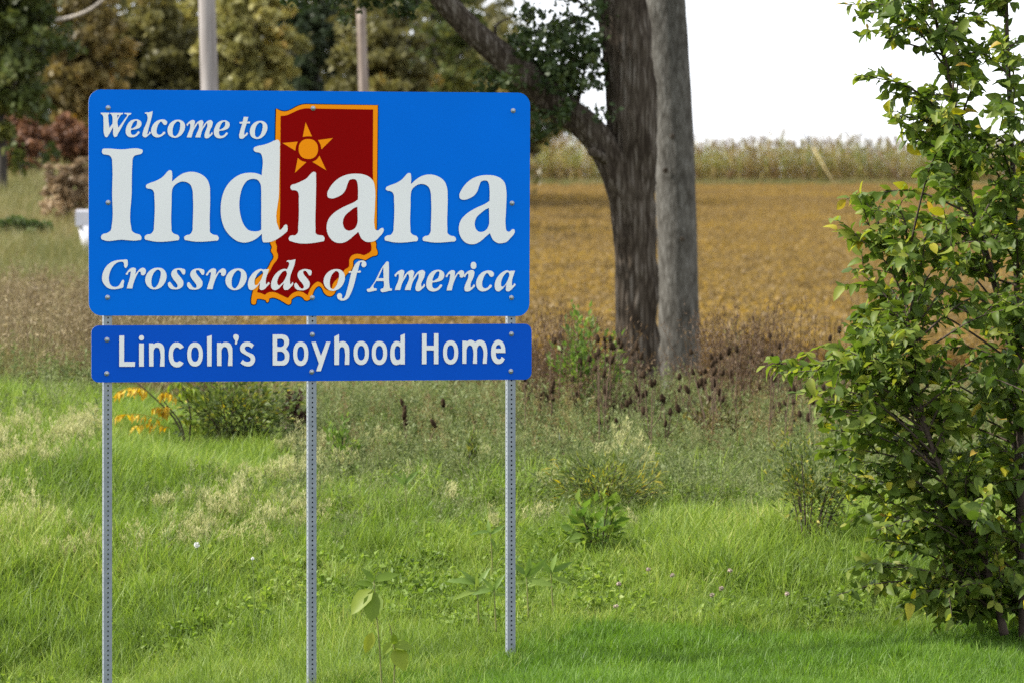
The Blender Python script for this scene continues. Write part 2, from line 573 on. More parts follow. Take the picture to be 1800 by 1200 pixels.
o_loop = smooth_loop([(x, y) for x, y, c in OUT], [bool(c) for x, y, c in OUT], 3)
i_loop = smooth_loop([(x, y) for x, y, c in INN], [bool(c) for x, y, c in INN], 3)
flat('state_outline', [offset(o_loop, 1.5)], 1, main, M_BLACK)
flat('state_border', [o_loop], 2, main, M_ORANGE)
flat('state_shape', [i_loop], 3, main, M_RED)
flat('star_disc', glyph('E533,700,137,141', 475, 175, 8), 4, main, M_ORANGE)
for s in ('495,325*;585,522*;520,522;455,530*', '880,545*;718,705*;702,635;668,575*', '785,1000*;590,882*;648,850;690,795*',
          '345,1035*;385,825*;435,865;505,885*', '168,615*;385,597*;362,655;350,725*'):
    flat('star_point', glyph(s, 475, 175, 8), 4, main, M_ORANGE)

G = {}
G['I'] = glyph('128,100;140,80;170,78;360,88;570,82;597,92;603,115;588,138;545,150;505,165;488,195;482,260;474,600;468,1000;480,1045;520,1072;570,1088;588,1115;583,1145;555,1152;350,1146;145,1150;118,1135;116,1105;135,1082;190,1065;228,1035;240,980;245,600;246,260;240,195;222,165;180,150;140,143;127,125', 160, 250, 6.6667)
G['n'] = glyph('915,333;940,337;947,365;947,466*;1010,410;1080,368;1180,350;1280,375;1355,435;1388,520;1393,620;1390,1000;1395,1060;1430,1085;1480,1100;1495,1130;1480,1155;1450,1158;1130,1155;1095,1145;1090,1115;1110,1095;1160,1080;1185,1040;1188,980;1192,650;1185,560;1160,500;1110,470;1060,465;1000,490;955,540;944,600;942,700;940,1000;945,1050;975,1078;1015,1092;1032,1120;1022,1150;990,1155;665,1152;630,1140;626,1110;648,1088;700,1075;730,1035;735,980;740,650;735,590;718,562;690,550;660,545;641,530;645,505;680,485;760,455;830,415;870,375;895,345', 160, 250, 6.6667)
G['d'] = glyph('680,42;710,38;727,60;728,120;720,600;715,965;728,988;755,970;778,938;800,932;810,960;804,1005;790,1018;570,1120;555,1118;546,1100;540,1030*;480,1080;420,1110;360,1122;290,1110;215,1060;150,980;115,880;105,760;120,640;165,530;235,450;330,397;420,385;490,393;538,412*;540,210;530,185;505,172;470,165;452,145;458,120;490,105;560,90;630,65|440,450;495,462;525,505;533,570*;533,985*;510,998;460,1003;400,990;350,935;318,850;302,740;312,620;340,530;385,470', 370, 240, 6)
G['i'] = glyph('410,100;438,112;440,150;438,500;434,900;440,970;480,990;540,1000;560,1030;548,1075;515,1082;100,1080;65,1065;57,1030;80,1000;150,990;182,960;190,880;198,500;195,410;175,372;140,360;100,355;80,325;92,290;150,270;240,230;310,190;360,135', 500, 290, 8)
G['a'] = glyph('1030,127;1120,140;1200,180;1250,240;1268,320;1268,600;1264,860;1275,910;1310,925;1350,895;1380,890;1393,915;1375,965;1330,1015;1280,1065;1220,1085;1150,1085;1090,1050;1035,945*;970,1000;900,1060;830,1095;760,1102;690,1080;630,1020;595,940;590,860;615,770;680,690;780,620;880,570;970,530;1030,490*;1030,330;1020,250;1000,212;960,203;915,215;885,270;855,355;815,410;740,455;660,475;610,460;598,410;630,330;690,250;770,185;870,142;950,128|1022,590*;1025,720;1020,830;990,890;940,922;895,928;850,905;822,850;822,780;850,715;910,660;975,610', 500, 290, 8)
big = [G['I'], G['n'], G['d'], G['i'], G['a'], refit(G['n'], (675.4, 304.6, 801.1, 427.1)), refit(G['a'], (805.9, 308.2, 904.5, 430.0))]

# small italic line above
K = (160, 180, 10)
W_ = glyph('165,185*;320,188*;318,208;300,222;300,260;318,455*;375,380*;365,240;350,212;333,205;335,188*;560,190*;555,208;525,225;480,290;462,335;478,450*;600,280;630,235;620,215;585,208;580,190*;705,192*;700,210;660,235;640,265;470,560;440,610;405,612;395,595;385,440*;300,590;285,612;245,610;235,590;215,350;205,240;195,222;172,210|457,228*;492,230*;460,285*', *K)
e_ = glyph('760,305;830,310;878,350;880,405;850,450;790,475;700,490*;695,530;715,570;755,575;795,550;835,515;848,525;820,575;770,610;710,620;650,605;612,560;605,495;625,420;665,355;715,318|800,330;805,370;790,415;755,445;705,462;715,410;745,355;780,328', *K)
l_ = glyph('1080,160*;1075,200;990,540;985,565;1000,565;1030,520;1045,530;1000,590;950,622;915,610;900,575;910,520;980,225;970,208;940,205*;945,190;1010,180', *K)
c_ = glyph('1250,305;1310,320;1335,355;1320,395;1285,400;1260,380;1245,355;1225,345;1195,370;1165,430;1148,500;1155,550;1190,575;1230,565;1285,520;1300,530;1260,585;1200,615;1140,620;1085,590;1055,535;1055,470;1085,400;1140,340;1200,312', *K)
o_ = glyph('1520,310;1590,325;1640,375;1650,440;1625,520;1570,590;1490,628;1420,620;1360,575;1340,500;1355,425;1400,360;1460,322|1525,340;1560,365;1565,420;1550,500;1515,570;1470,600;1440,580;1430,520;1440,440;1475,370', *K)
K2 = (320, 180, 10)
m_ = glyph('75,400;100,365;150,325;195,315;220,335;215,390;200,450*;240,380;300,330;345,320;370,345;362,400;350,450*;395,380;450,330;500,318;533,345;530,400;480,560;485,572;500,560;525,530;535,545;495,600;440,638;400,630;390,590;400,540;440,400;435,375;400,420;350,500;318,622*;230,622*;235,600;290,400;280,380;245,425;200,500;160,622*;80,622*;85,600;140,400;135,380;115,385;90,420', *K2)
t_ = glyph('1080,258*;1160,262*;1140,348*;1190,348;1188,375*;1132,378*;1090,545;1092,572;1110,565;1140,535;1152,548;1110,605;1050,645;1010,635;998,595;1010,530;1055,378*;1005,372;1010,350*;1062,345*', *K2)
small = [W_, e_, l_, c_, o_, m_, shift(e_, 155, 1.8), t_, shift(o_, 144.7, 2)]

# italic line below
K = (170, 440, 10)
C_ = glyph('350,180;450,170;540,180;543,215;525,300;505,315;485,300;475,240;460,210;420,205;350,225;280,290;230,390;210,490;220,570;260,630;320,648;370,635;410,590;440,535;460,522;478,540;470,590;460,655;400,675;310,690;210,675;140,620;95,540;93,450;130,340;200,250;280,200', *K)
r_ = glyph('510,430;530,385;580,330;635,308;680,325;685,370;672,430*;710,380;760,330;810,310;850,330;860,375;840,430;805,445;775,425;770,390;745,380;715,420;670,510;640,600;622,675*;525,675*;530,650;590,420;590,380;565,385;530,435', *K)
O_ = glyph('1080,310;1150,325;1210,390;1225,470;1200,560;1130,650;1040,690;960,685;885,630;850,550;860,460;910,380;990,325|1080,345;1115,375;1120,440;1100,530;1060,620;1010,662;975,640;958,570;970,470;1010,390', *K)
s_ = glyph('1440,318;1500,325;1550,350;1553,390;1535,430;1515,430;1490,400;1450,352;1415,350;1405,380;1420,415;1480,490;1520,560;1510,630;1450,680;1370,692;1290,675;1250,620;1255,575;1275,558;1310,590;1360,650;1400,660;1418,630;1405,595;1340,510;1305,430;1325,365;1380,328', *K)
K = (390, 440, 10)
a_ = glyph('825,335*;768,575;772,600;790,592;815,562;832,575;790,640;730,695;690,705;662,690;660,640;668,575*;640,610;580,675;520,705;480,690;455,630;465,530;520,430;600,360;690,332;730,345*;745,338*|700,365;720,400;705,470;660,560;610,615;580,615;570,570;590,480;640,400', *K)
d_ = glyph('1290,160*;1285,200;1195,580;1200,600;1220,590;1240,565;1250,580;1210,650;1140,702;1095,698;1075,660;1090,580*;1050,620;985,685;920,705;880,685;860,610;880,520;940,420;1020,355;1100,330;1145,340*;1175,225;1165,210;1130,205*;1140,190;1220,178|1120,365;1138,400;1110,500;1050,585;995,620;972,590;985,500;1030,420;1080,372', *K)
K = (560, 440, 10)
f_ = glyph('740,185;800,190;835,235;825,285;790,302;755,285;748,250;755,215;735,215;715,260;690,350;685,370*;735,365;738,390;715,398;672,398*;610,640;560,770;510,850;440,888;370,880;325,835;325,785;355,758;395,770;410,805;405,840;425,852;455,820;490,720;560,440;570,398*;525,395;535,375;580,370*;610,300;660,225;700,195', *K)
A_ = glyph('1200,200;1228,215;1230,240;1245,640;1250,665;1285,685;1280,712*;1085,712;1085,690;1130,668;1142,640;1140,545*;1010,545*;960,640;965,665;1015,680;1015,710*;845,712;845,690;890,675;930,630;1160,240|1132,300*;1138,495*;1045,495*', *K)
ib = glyph('765,415;790,370;850,325;905,318;930,345;925,400;870,570;875,592;895,580;925,545;938,555;900,615;830,655;785,648;772,605;785,550;835,400;830,375;805,390;775,430', 730, 440, 9)
idot = glyph('E917,243,45,57', 730, 440, 9)
line3 = [C_, r_, O_, s_, shift(s_, 33.5, 0.5), shift(r_, 141, 1.3), shift(O_, 141, 1.3), a_, d_, shift(s_, 222, 1.7), shift(O_, 313.5, 2.5), f_, A_,
         refit(m_, (693, 474.7, 746.8, 512.3)), refit(e_, (748.7, 474.7, 780.6, 512.8)), refit(r_, (782.8, 475.3, 815.6, 511.1)), ib, idot,
         refit(c_, (836.3, 475.8, 867.8, 512.8)), refit(a_, (868.9, 475.8, 905.8, 512.8))]
for g in big + small + line3:
    flat('letter', g, 5, main, M_WHITE)

# lower plate, road-sign gothic
K = (200, 580, 10)
n2 = glyph('615,230*;690,230*;695,248*;740,222;790,220;850,250;882,310;888,380*;888,634*;808,634*;808,370;790,320;750,300;715,320;695,365*;695,634*;618,634*', *K)
low = [glyph('92,98*;180,98*;178,555*;372,555*;368,638*;92,638*', *K), glyph('440,232*;525,232*;525,636*;440,636*', *K), glyph('E483,137,45,45', *K), n2,
       glyph('1095,215;1160,228;1205,265;1228,298*;1160,335*;1140,312;1100,300;1060,330;1040,380;1038,440;1045,500;1070,550;1110,560;1140,545;1158,538*;1225,575*;1190,620;1140,645;1090,648;1020,615;975,540;962,440;970,350;1005,265;1050,225', *K),
       glyph('E1424,425,137,210|E1424,425,67,128', *K), glyph('1635,115*;1718,90*;1715,632*;1638,632*', *K), shift(n2, 119.4, -0.9)]
K = (360, 580, 10)
low += [glyph('545,75;585,95;592,140;570,200;545,252;528,245;532,195;500,140;500,95', *K),
        glyph('740,205;800,215;860,260*;820,320*;790,295;745,282;710,290;698,320;715,355;780,395;850,430;880,490;870,560;820,620;740,632;670,610;622,575*;665,515*;700,545;750,555;795,535;800,495;770,465;690,420;630,375;615,310;640,250;690,212', *K),
        glyph('1188,78*;1350,78*;1430,100;1475,170;1470,250;1425,325*;1475,400;1482,480;1460,560;1400,612;1340,617*;1188,617*|1268,158*;1350,158;1385,185;1390,225;1375,275;1340,292;1268,292*|1268,375*;1350,378;1390,410;1402,460;1390,515;1350,537;1268,537*', *K),
        glyph('E1682,413,133,212|E1682,413,62,128', *K)]
K = (530, 580, 10)
low += [glyph('170,208*;248,205*;338,448*;430,205*;505,205*;335,718*;252,718*;300,580*', *K),
        glyph('572,115*;655,75*;655,215*;700,197;750,200;800,240;830,300;838,380*;835,605*;755,605*;755,370;740,310;710,292;680,305;658,350*;655,608*;572,608*', *K),
        glyph('E1045,400,135,208|E1045,400,65,127', *K), glyph('E1365,400,135,208|E1365,400,65,127', *K),
        glyph('1735,95*;1812,65*;1812,598*;1735,598*;1725,590*;1690,605;1650,610;1595,580;1562,500;1555,400;1565,310;1600,230;1650,195;1700,200;1735,215*|1690,275;1732,310*;1732,495*;1700,520;1665,515;1640,470;1632,400;1640,320;1660,282', *K)]
K = (700, 580, 9)
low += [glyph('372,55*;445,55*;445,245*;560,245*;562,52*;632,52*;632,535*;560,535*;560,318*;443,318*;443,535*;370,535*', *K), glyph('E825,352,120,188|E825,352,58,117', *K),
        glyph('1010,170*;1072,170*;1082,182*;1120,160;1170,162;1215,190*;1260,160;1310,158;1365,190;1395,270;1396,528*;1332,528*;1330,290;1310,255;1285,238;1255,260;1242,310*;1242,528*;1176,528*;1176,300;1160,255;1130,238;1095,260;1076,310*;1074,528*;1010,528*', *K),
        glyph('1580,155;1640,180;1680,250;1692,358*;1538,358*;1545,410;1570,450;1610,455;1632,415*;1682,455*;1650,505;1600,532;1550,530;1500,490;1470,420;1465,340;1475,260;1510,190;1545,162|1585,230;1615,250;1622,292*;1538,292*;1550,250', *K)]
for g in low:
    flat('letter', g, 5, plate, M_WHITE)

# bolts: washer + domed head
bm_ = MB()
MX = Matrix.Rotation(math.pi / 2, 4, 'X')
bm_.lathe([(0.0001, 0.0035), (0.013, 0.0035), (0.0135, 0.002), (0.0135, 0.0)], 14, MX)
bm_.lathe([(0.0001, 0.012), (0.005, 0.0115), (0.0085, 0.009), (0.0095, 0.0055), (0.0095, 0.0035)], 14, MX)
bolt_me = bm_.mesh('bolt')
bolt_me.materials.append(M_BOLT)
for par, pts in ((main, [(190, 190), (190, 356.5), (189, 523), (550, 191), (549, 523.5), (902, 195), (900, 357.6), (899, 523.5)]),
                 (plate, [(188, 597), (187.5, 656), (549, 588), (548, 653), (899, 587), (898, 652)])):
    for p in pts:
        o = link('bolt', bolt_me, par)
        u, v = to_sign(*p)
        o.location = (u, -0.0001 if p[0] != 550 else -0.004, v)

# perforated square posts
cell, hw, hr = 0.0254, 0.0222, 0.0055
NC = 140
pm = MB()
octa = [(hr * math.cos(math.radians(22.5 + 45 * k)), hr * math.sin(math.radians(22.5 + 45 * k))) for k in range(8)]
cor = [(hw, cell / 2), (-hw, cell / 2), (-hw, -cell / 2), (hw, -cell / 2)]
for side in range(4):
    R = Matrix.Rotation(side * math.pi / 2, 3, 'Z')
    for k in range(NC):
        zc = cell * (k + 0.5)
        V = [R @ Vector((x, -hw, zc + z)) for x, z in octa + cor] + [R @ Vector((x, -hw + 0.003, zc + z)) for x, z in octa]
        # right side quad uses oct 7,0 ; top 1,2 ; left 3,4 ; bottom 5,6
        q = [(11, 8, 0, 7), (8, 9, 2, 1), (9, 10, 4, 3), (10, 11, 6, 5)] + [(i, (i + 1) % 8, 12 + (i + 1) % 8, 12 + i) for i in range(8)]
        t = [(8, 1, 0), (9, 3, 2), (10, 5, 4), (11, 7, 6)]
        pm.add([tuple(v) for v in V], q, t)
pm.box((0, 0, NC * cell - 0.01), (hw * 1.8, hw * 1.8, 0.002))
post_me = pm.mesh('post', smooth=False)
post_me.materials.append(M_GALV)
top_v = to_sign(546, 178)[1]
for px, dz in ((190.0, 0), (549.5, 0.008), (899.6, -0.006)):
    u = to_sign(px, 560)[0]
    o = link('post', post_me, sign)
    o.location = (u, 0.0035 + hw + 0.0015, top_v - NC * cell + dz)
# ------------------------------------------------------------------ foliage building blocks
def unit(v):
    return v / (np.linalg.norm(v, axis=-1, keepdims=True) + 1e-9)


def leaf_quads(cen, size, rg, aspect=0.55, up=0.6, direc=None, droop=0.25):
    """many pointed leaves, each two quads folded on the midrib. returns V(n*6,3), Q(n*2,4)"""
    n = len(cen)
    size = np.broadcast_to(size, (n,))[:, None]
    d = unit(rg.normal(size=(n, 3))) if direc is None else unit(direc + rg.normal(size=(n, 3)) * 0.35)
    d[:, 2] -= droop; d = unit(d)
    upv = unit(rg.normal(size=(n, 3)) + np.array([0, 0, up * 3]))
    s = unit(np.cross(d, upv)); nn = unit(np.cross(s, d))
    w = size * aspect * 0.5
    fold = w * 0.35
    b = cen
    V = np.stack([b, b + d * size * 0.38 + s * w + nn * fold, b + d * size * 0.42 - s * w + nn * fold,
                  b + d * size * 0.45 - nn * size * 0.02, b + d * size - nn * size * 0.12, b + d * size * 0.75 + nn * 0], 1)
    i = np.arange(n)[:, None] * 6
    Q = np.concatenate([np.stack([i[:, 0], i[:, 0] + 1, i[:, 0] + 4, i[:, 0] + 3], -1), np.stack([i[:, 0], i[:, 0] + 3, i[:, 0] + 4, i[:, 0] + 2], -1)])
    return V.reshape(-1, 3), Q


def rhomb(cen, size, rg, aspect=0.6, up=0.5):
    """cheap leaf: one bent four-sided face"""
    n = len(cen)
    size = np.broadcast_to(size, (n,))[:, None]
    d = unit(rg.normal(size=(n, 3)))
    upv = unit(rg.normal(size=(n, 3)) + np.array([0, 0, up * 3]))
    s = unit(np.cross(d, upv)); nn = unit(np.cross(s, d))
    V = np.stack([cen - d * size * .5, cen + s * size * aspect * .5 + nn * size * .1, cen + d * size * .5, cen - s * size * aspect * .5 + nn * size * .1], 1)
    Q = np.arange(n * 4).reshape(n, 4)
    return V.reshape(-1, 3), Q


def blades(n, h, w, spread, lean, rg, tint=(0.2, 0.9), seg=3):
    """a tuft of grass blades"""
    m = MB()
    base = rg.normal(size=(n, 2)) * spread
    hh = h * rg.uniform(0.55, 1.25, n)
    az = rg.uniform(0, 2 * math.pi, n)
    ln = lean * rg.uniform(0.3, 1.6, n) * hh
    ww = w * rg.uniform(0.6, 1.4, n)
    tn = rg.uniform(tint[0], tint[1], n)
    for i in range(n):
        dx, dy = math.cos(az[i]), math.sin(az[i])
        fa = az[i] + rg.uniform(-1.2, 1.2) + math.pi / 2
        px, py = math.cos(fa), math.sin(fa)
        V = []
        for k in range(seg):
            t = k / seg
            o = ln[i] * t * t
            z = hh[i] * (t - 0.18 * t * t * (ln[i] / hh[i]))
            hwid = ww[i] * 0.5 * (1 - 0.75 * t * t)
            V += [(base[i, 0] + dx * o + px * hwid, base[i, 1] + dy * o + py * hwid, z), (base[i, 0] + dx * o - px * hwid, base[i, 1] + dy * o - py * hwid, z)]
        V.append((base[i, 0] + dx * ln[i], base[i, 1] + dy * ln[i], hh[i] * (1 - 0.18 * ln[i] / hh[i])))
        q = [(2 * k, 2 * k + 1, 2 * k + 3, 2 * k + 2) for k in range(seg - 1)]
        m.add(V, q, [(2 * seg - 2, 2 * seg - 1, 2 * seg)], tn[i])
    return m


def forb(h, nst, leaf, rg, nl=14, aspect=0.28, tint=(0.2, 0.9), spread=0.06, plume=0, plume_tint=1.0):
    """weed: upright stems with narrow leaves, sometimes a pale feathery head"""
    m = MB()
    for s in range(nst):
        bx, by = rg.normal(size=2) * spread
        tx, ty = bx + rg.normal() * h * 0.16, by + rg.normal() * h * 0.16
        hh = h * rg.uniform(0.65, 1.15)
        ts = np.linspace(0, 1, 5)
        pts = np.stack([bx + (tx - bx) * ts ** 1.5, by + (ty - by) * ts ** 1.5, hh * ts], -1)
        m.tube(pts, np.linspace(0.004, 0.0015, 5), 4, rg.uniform(*tint) * 0.6, cap=False)
        t = rg.uniform(0.15, 1.0, nl)
        cen = np.stack([np.interp(t, ts, pts[:, k]) for k in range(3)], -1)
        az = rg.uniform(0, 6.283, nl)
        dr = np.stack([np.cos(az), np.sin(az), np.full(nl, 0.55)], -1)
        V, Q = leaf_quads(cen, leaf * rg.uniform(0.6, 1.3, nl) * (1.15 - 0.5 * t), rg, aspect, 0.4, dr, 0.0)
        m.add(V, Q, None, np.repeat(rg.uniform(tint[0], tint[1], nl), 6))
        if plume:
            k = plume
            tt = rg.uniform(0.72, 1.06, k)
            cen = np.stack([np.interp(tt, ts, pts[:, j]) for j in range(3)], -1)
            cen[:, 2] = hh * tt
            cen += rg.normal(size=(k, 3)) * np.array([1, 1, 0.5]) * h * 0.05
            V, Q = leaf_quads(cen, 0.034 * rg.uniform(0.6, 1.5, k), rg, 0.2, 0.3, np.tile([0.15, 0.0, 1.0], (k, 1)), 0.0)
            m.add(V, Q, None, np.repeat(np.clip(plume_tint + rg.normal(size=k) * 0.06, 0, 1.3), 6))
    return m


SRC = {}


def protos(key, meshes, mat):
    """source plants for scattering, kept in a collection that is not part of the scene"""
    c = bpy.data.collections.new('source_' + key)
    for i, me in enumerate(meshes):
        me.materials.append(mat)
        o = bpy.data.objects.new('%s_source' % key, me)
        c.objects.link(o)
    SRC[key] = c
    return c


def scatter(name, key, x, y, scale, label, cat, tilt=0.1, dz=0.0, rg=rng, flatz=None):
    n = len(x)
    z = ground(x, y) + dz
    me = bpy.data.meshes.new(name)
    me.vertices.add(n)
    me.vertices.foreach_set('co', np.stack([x, y, z], -1).astype(np.float32).ravel())
    rot = np.stack([rg.normal(size=n) * tilt, rg.normal(size=n) * tilt, rg.uniform(0, 6.283, n)], -1).astype(np.float32)
    a = me.attributes.new('rot', 'FLOAT_VECTOR', 'POINT'); a.data.foreach_set('vector', rot.ravel())
    a = me.attributes.new('scl', 'FLOAT', 'POINT'); a.data.foreach_set('value', np.broadcast_to(scale, (n,)).astype(np.float32))
    a = me.attributes.new('idx', 'INT', 'POINT'); a.data.foreach_set('value', rg.integers(0, len(SRC[key].objects), n).astype(np.int32))
    o = link(name, me)
    ng = bpy.data.node_groups.new('scatter_' + name, 'GeometryNodeTree')
    ng.interface.new_socket(name='Geometry', in_out='INPUT', socket_type='NodeSocketGeometry')
    ng.interface.new_socket(name='Geometry', in_out='OUTPUT', socket_type='NodeSocketGeometry')
    N, L = ng.nodes, ng.links
    gi = N.new('NodeGroupInput'); go = N.new('NodeGroupOutput')
    ci = N.new('GeometryNodeCollectionInfo')
    ci.inputs['Collection'].default_value = SRC[key]
    ci.inputs['Separate Children'].default_value = True
    ci.inputs['Reset Children'].default_value = True
    ip = N.new('GeometryNodeInstanceOnPoints'); ip.inputs['Pick Instance'].default_value = True

    def attr(nm, ty):
        q = N.new('GeometryNodeInputNamedAttribute'); q.data_type = ty; q.inputs['Name'].default_value = nm
        return [s for s in q.outputs if s.name == 'Attribute' and s.enabled][0]
    L.new(gi.outputs[0], ip.inputs['Points']); L.new(ci.outputs[0], ip.inputs['Instance'])
    L.new(attr('idx', 'INT'), ip.inputs['Instance Index'])
    L.new(attr('rot', 'FLOAT_VECTOR'), ip.inputs['Rotation'])
    L.new(attr('scl', 'FLOAT'), ip.inputs['Scale'])
    L.new(ip.outputs[0], go.inputs[0])
    md = o.modifiers.new('scatter', 'NODES'); md.node_group = ng
    return tag(o, label, cat, kind='stuff')


def fan(n, y0, y1, px0, px1, rg=rng, power=1.0):
    """points spread evenly over a wedge of ground between two depths, px limits given per picture"""
    u = rg.random(n)
    y = np.sqrt(y0 ** 2 + (y1 ** 2 - y0 ** 2) * u ** power)
    px = rg.uniform(px0, px1, n)
    return (px - 900) / F * y, y


# ------------------------------------------------------------------ grass and weeds
M_GRASS = leaf_mat('grass', [(0.0, (0.070, 0.118, 0.019)), (0.35, (0.153, 0.235, 0.037)), (0.65, (0.237, 0.319, 0.058)), (0.88, (0.344, 0.377, 0.107)), (1.0, (0.502, 0.451, 0.204))], trans=0.42, patch=0.34, pscale=0.9)
M_LAWN = leaf_mat('mown_grass', [(0.0, (0.057, 0.118, 0.015)), (0.5, (0.128, 0.233, 0.030)), (0.85, (0.220, 0.319, 0.052)), (1.0, (0.405, 0.412, 0.171))], trans=0.42, patch=0.3, pscale=1.3)
M_WEED = leaf_mat('weed', [(0.0, (0.065, 0.095, 0.028)), (0.35, (0.14, 0.18, 0.055)), (0.65, (0.21, 0.24, 0.095)), (0.85, (0.26, 0.27, 0.11)), (1.0, (0.44, 0.43, 0.20))], trans=0.35, patch=0.12, pscale=0.6, wt=0.8, wr=0.15)
M_DRY = leaf_mat('dry_weed', [(0.0, (0.095, 0.060, 0.028)), (0.3, (0.17, 0.12, 0.055)), (0.55, (0.23, 0.175, 0.07)), (0.75, (0.22, 0.215, 0.07)), (0.9, (0.33, 0.26, 0.09)), (1.0, (0.42, 0.35, 0.20))], trans=0.3, patch=0.5, pscale=1.1)
M_TAN = leaf_mat('tan_weed', [(0.0, (0.10, 0.075, 0.04)), (0.4, (0.20, 0.15, 0.08)), (0.7, (0.27, 0.22, 0.11)), (1.0, (0.36, 0.29, 0.17))], trans=0.25, patch=0.3, pscale=0.5)
M_STALK = leaf_mat('dark_stalk', [(0.0, (0.045, 0.026, 0.014)), (0.4, (0.11, 0.065, 0.032)), (0.75, (0.20, 0.135, 0.055)), (1.0, (0.27, 0.22, 0.07))], trans=0.2, patch=0.4, pscale=1.6)
M_MEADOW = leaf_mat('meadow_grass', [(0.0, (0.085, 0.105, 0.030)), (0.35, (0.165, 0.165, 0.055)), (0.6, (0.26, 0.215, 0.095)), (0.85, (0.33, 0.255, 0.14)), (1.0, (0.40, 0.32, 0.20))], trans=0.3, patch=0.3, pscale=0.12, wt=0.4)
M_SOY = leaf_mat('soybean_leaf', [(0.0, (0.173, 0.122, 0.051)), (0.25, (0.224, 0.152, 0.055)), (0.5, (0.255, 0.176, 0.056)), (0.68, (0.286, 0.181, 0.045)), (0.8, (0.286, 0.221, 0.047)), (0.9, (0.204, 0.196, 0.051)), (1.0, (0.153, 0.167, 0.047))], trans=0.5, patch=0.5, pscale=0.11, wt=0.3, wr=0.3)

rg = np.random.default_rng(11)
protos('mown', [blades(46, 0.085, 0.0045, 0.045, 0.5, rg, (0.1, 0.85)).mesh('mown_tuft') for k in range(7)], M_LAWN)
protos('tall', [blades(36, 0.21, 0.0058, 0.05, 0.55, rg, (0.1, 0.95), 4).mesh('tall_tuft') for k in range(8)], M_GRASS)
protos('weed', [forb(0.36, 5, 0.075, rg, 18, 0.3, (0.1, 0.75), 0.07).mesh('weed') for k in range(5)]
       + [forb(0.42, 4, 0.06, rg, 16, 0.25, (0.2, 0.8), 0.06, 12, 0.72).mesh('weed') for k in range(3)], M_WEED)
protos('broad', [forb(0.17, 6, 0.06, rg, 9, 0.6, (0.15, 0.8), 0.06).mesh('broad_weed') for k in range(4)], M_GRASS)
protos('plume', [forb(0.40, 5, 0.05, rg, 8, 0.2, (0.4, 0.8), 0.06, 50, 1.2).mesh('plume_grass') for k in range(4)], M_WEED)
protos('dry', [forb(0.6, 4, 0.06, rg, 20, 0.3, (0.1, 0.9), 0.08, 14, 0.7).mesh('dry_weed') for k in range(5)], M_DRY)
protos('meadow', [blades(60, 0.55, 0.010, 0.14, 0.45, rg, (0.1, 0.95)).mesh('meadow_tuft') for k in range(6)], M_MEADOW)

# mown verge in front, also some way left, right and behind the camera's line of sight
x, y = fan(22500, 20.0, 27.6, -850, 2650, rg)
keep = (y < 26.6 + 0.25 * vnoise(x * 1.3, y, 8) + np.where(x > 0.3, 0.35, -0.9 * sstep(0.4, -0.4, x)))
scatter('mown_grass', 'mown', x[keep], y[keep], rg.uniform(0.75, 1.35, keep.sum()), 'short mown green grass along the bottom of the slope', 'grass', 0.15)
x, y = fan(31000, 22.2, 37.0, -850, 2650, rg)
keep = (y > 26.3 + 0.3 * vnoise(x * 1.3, y, 8) + np.where(x > 0.3, 0.35, -1.6 * sstep(0.4, -0.4, x))) & (rg.random(len(x)) < np.where(900 + x / y * F > 470, 1.1 - sstep(29.8, 32.6, y) * 1.06, 1.15 - (y - 30) * 0.06))
x, y = x[keep], y[keep]
hs = (0.55 + 0.45 * sstep(26, 30, y)) * (1 + 0.35 * vnoise(x * 0.8, y * 0.8, 21))
scatter('tall_grass', 'tall', x, y, hs * rg.uniform(0.75, 1.3, len(x)), 'long uncut green grass growing up the bank behind the sign posts', 'grass', 0.22)
x, y = fan(5500, 25.6, 33, -800, 2600, rg)
keep = (vnoise(x * 0.7 + 3, y * 0.7, 31) > -0.1) & ((y > 26.9) | (x < 0.1))
scatter('broad_weeds', 'broad', x[keep], y[keep], rg.uniform(0.45, 1.05, keep.sum()), 'low clover and broad leaved weeds among the long grass', 'weeds', 0.2)
# grey-green weeds of the upper bank
x, y = fan(12500, 29.6, 40.5, -750, 2550, rg)
px = 900 + x / y * F
pr = sstep(29.6, 31.8, y) * np.where(px > 250, 1.0, 0.25) * (0.55 + 0.6 * (vnoise(x * 0.6, y * 0.6, 41) > -0.3))
keep = (rg.random(len(x)) < pr) & ~((px + 45 * vnoise(x * 2, y * 2, 55) > 185) & (px + 70 * vnoise(x * 2.5, y * 2, 56) < 500) & (y > 32.0 + 0.8 * vnoise(x * 2, y * 2, 57)))
scatter('bank_weeds', 'weed', x[keep], y[keep], rg.uniform(0.45, 1.0, keep.sum()) * (0.8 + 0.3 * sstep(34, 39, y[keep])), 'grey green weeds covering the top of the bank below the trees', 'weeds', 0.12)
x, y = fan(1700, 29.8, 35.5, -700, 1150, rg)
px = 900 + x / y * F
keep = rg.random(len(x)) < np.where(px < 560, 0.75, 0.03) * (vnoise(x * 1.1, y * 1.1, 47) > -0.25) * ~((px + 45 * vnoise(x * 2, y * 2, 55) > 185) & (px + 70 * vnoise(x * 2.5, y * 2, 56) < 500) & (y > 32.0 + 0.8 * vnoise(x * 2, y * 2, 57)))
scatter('plume_grass', 'plume', x[keep], y[keep], rg.uniform(0.4, 0.8, keep.sum()), 'pale cream seed plumes over the grass between the left posts', 'grass', 0.2)
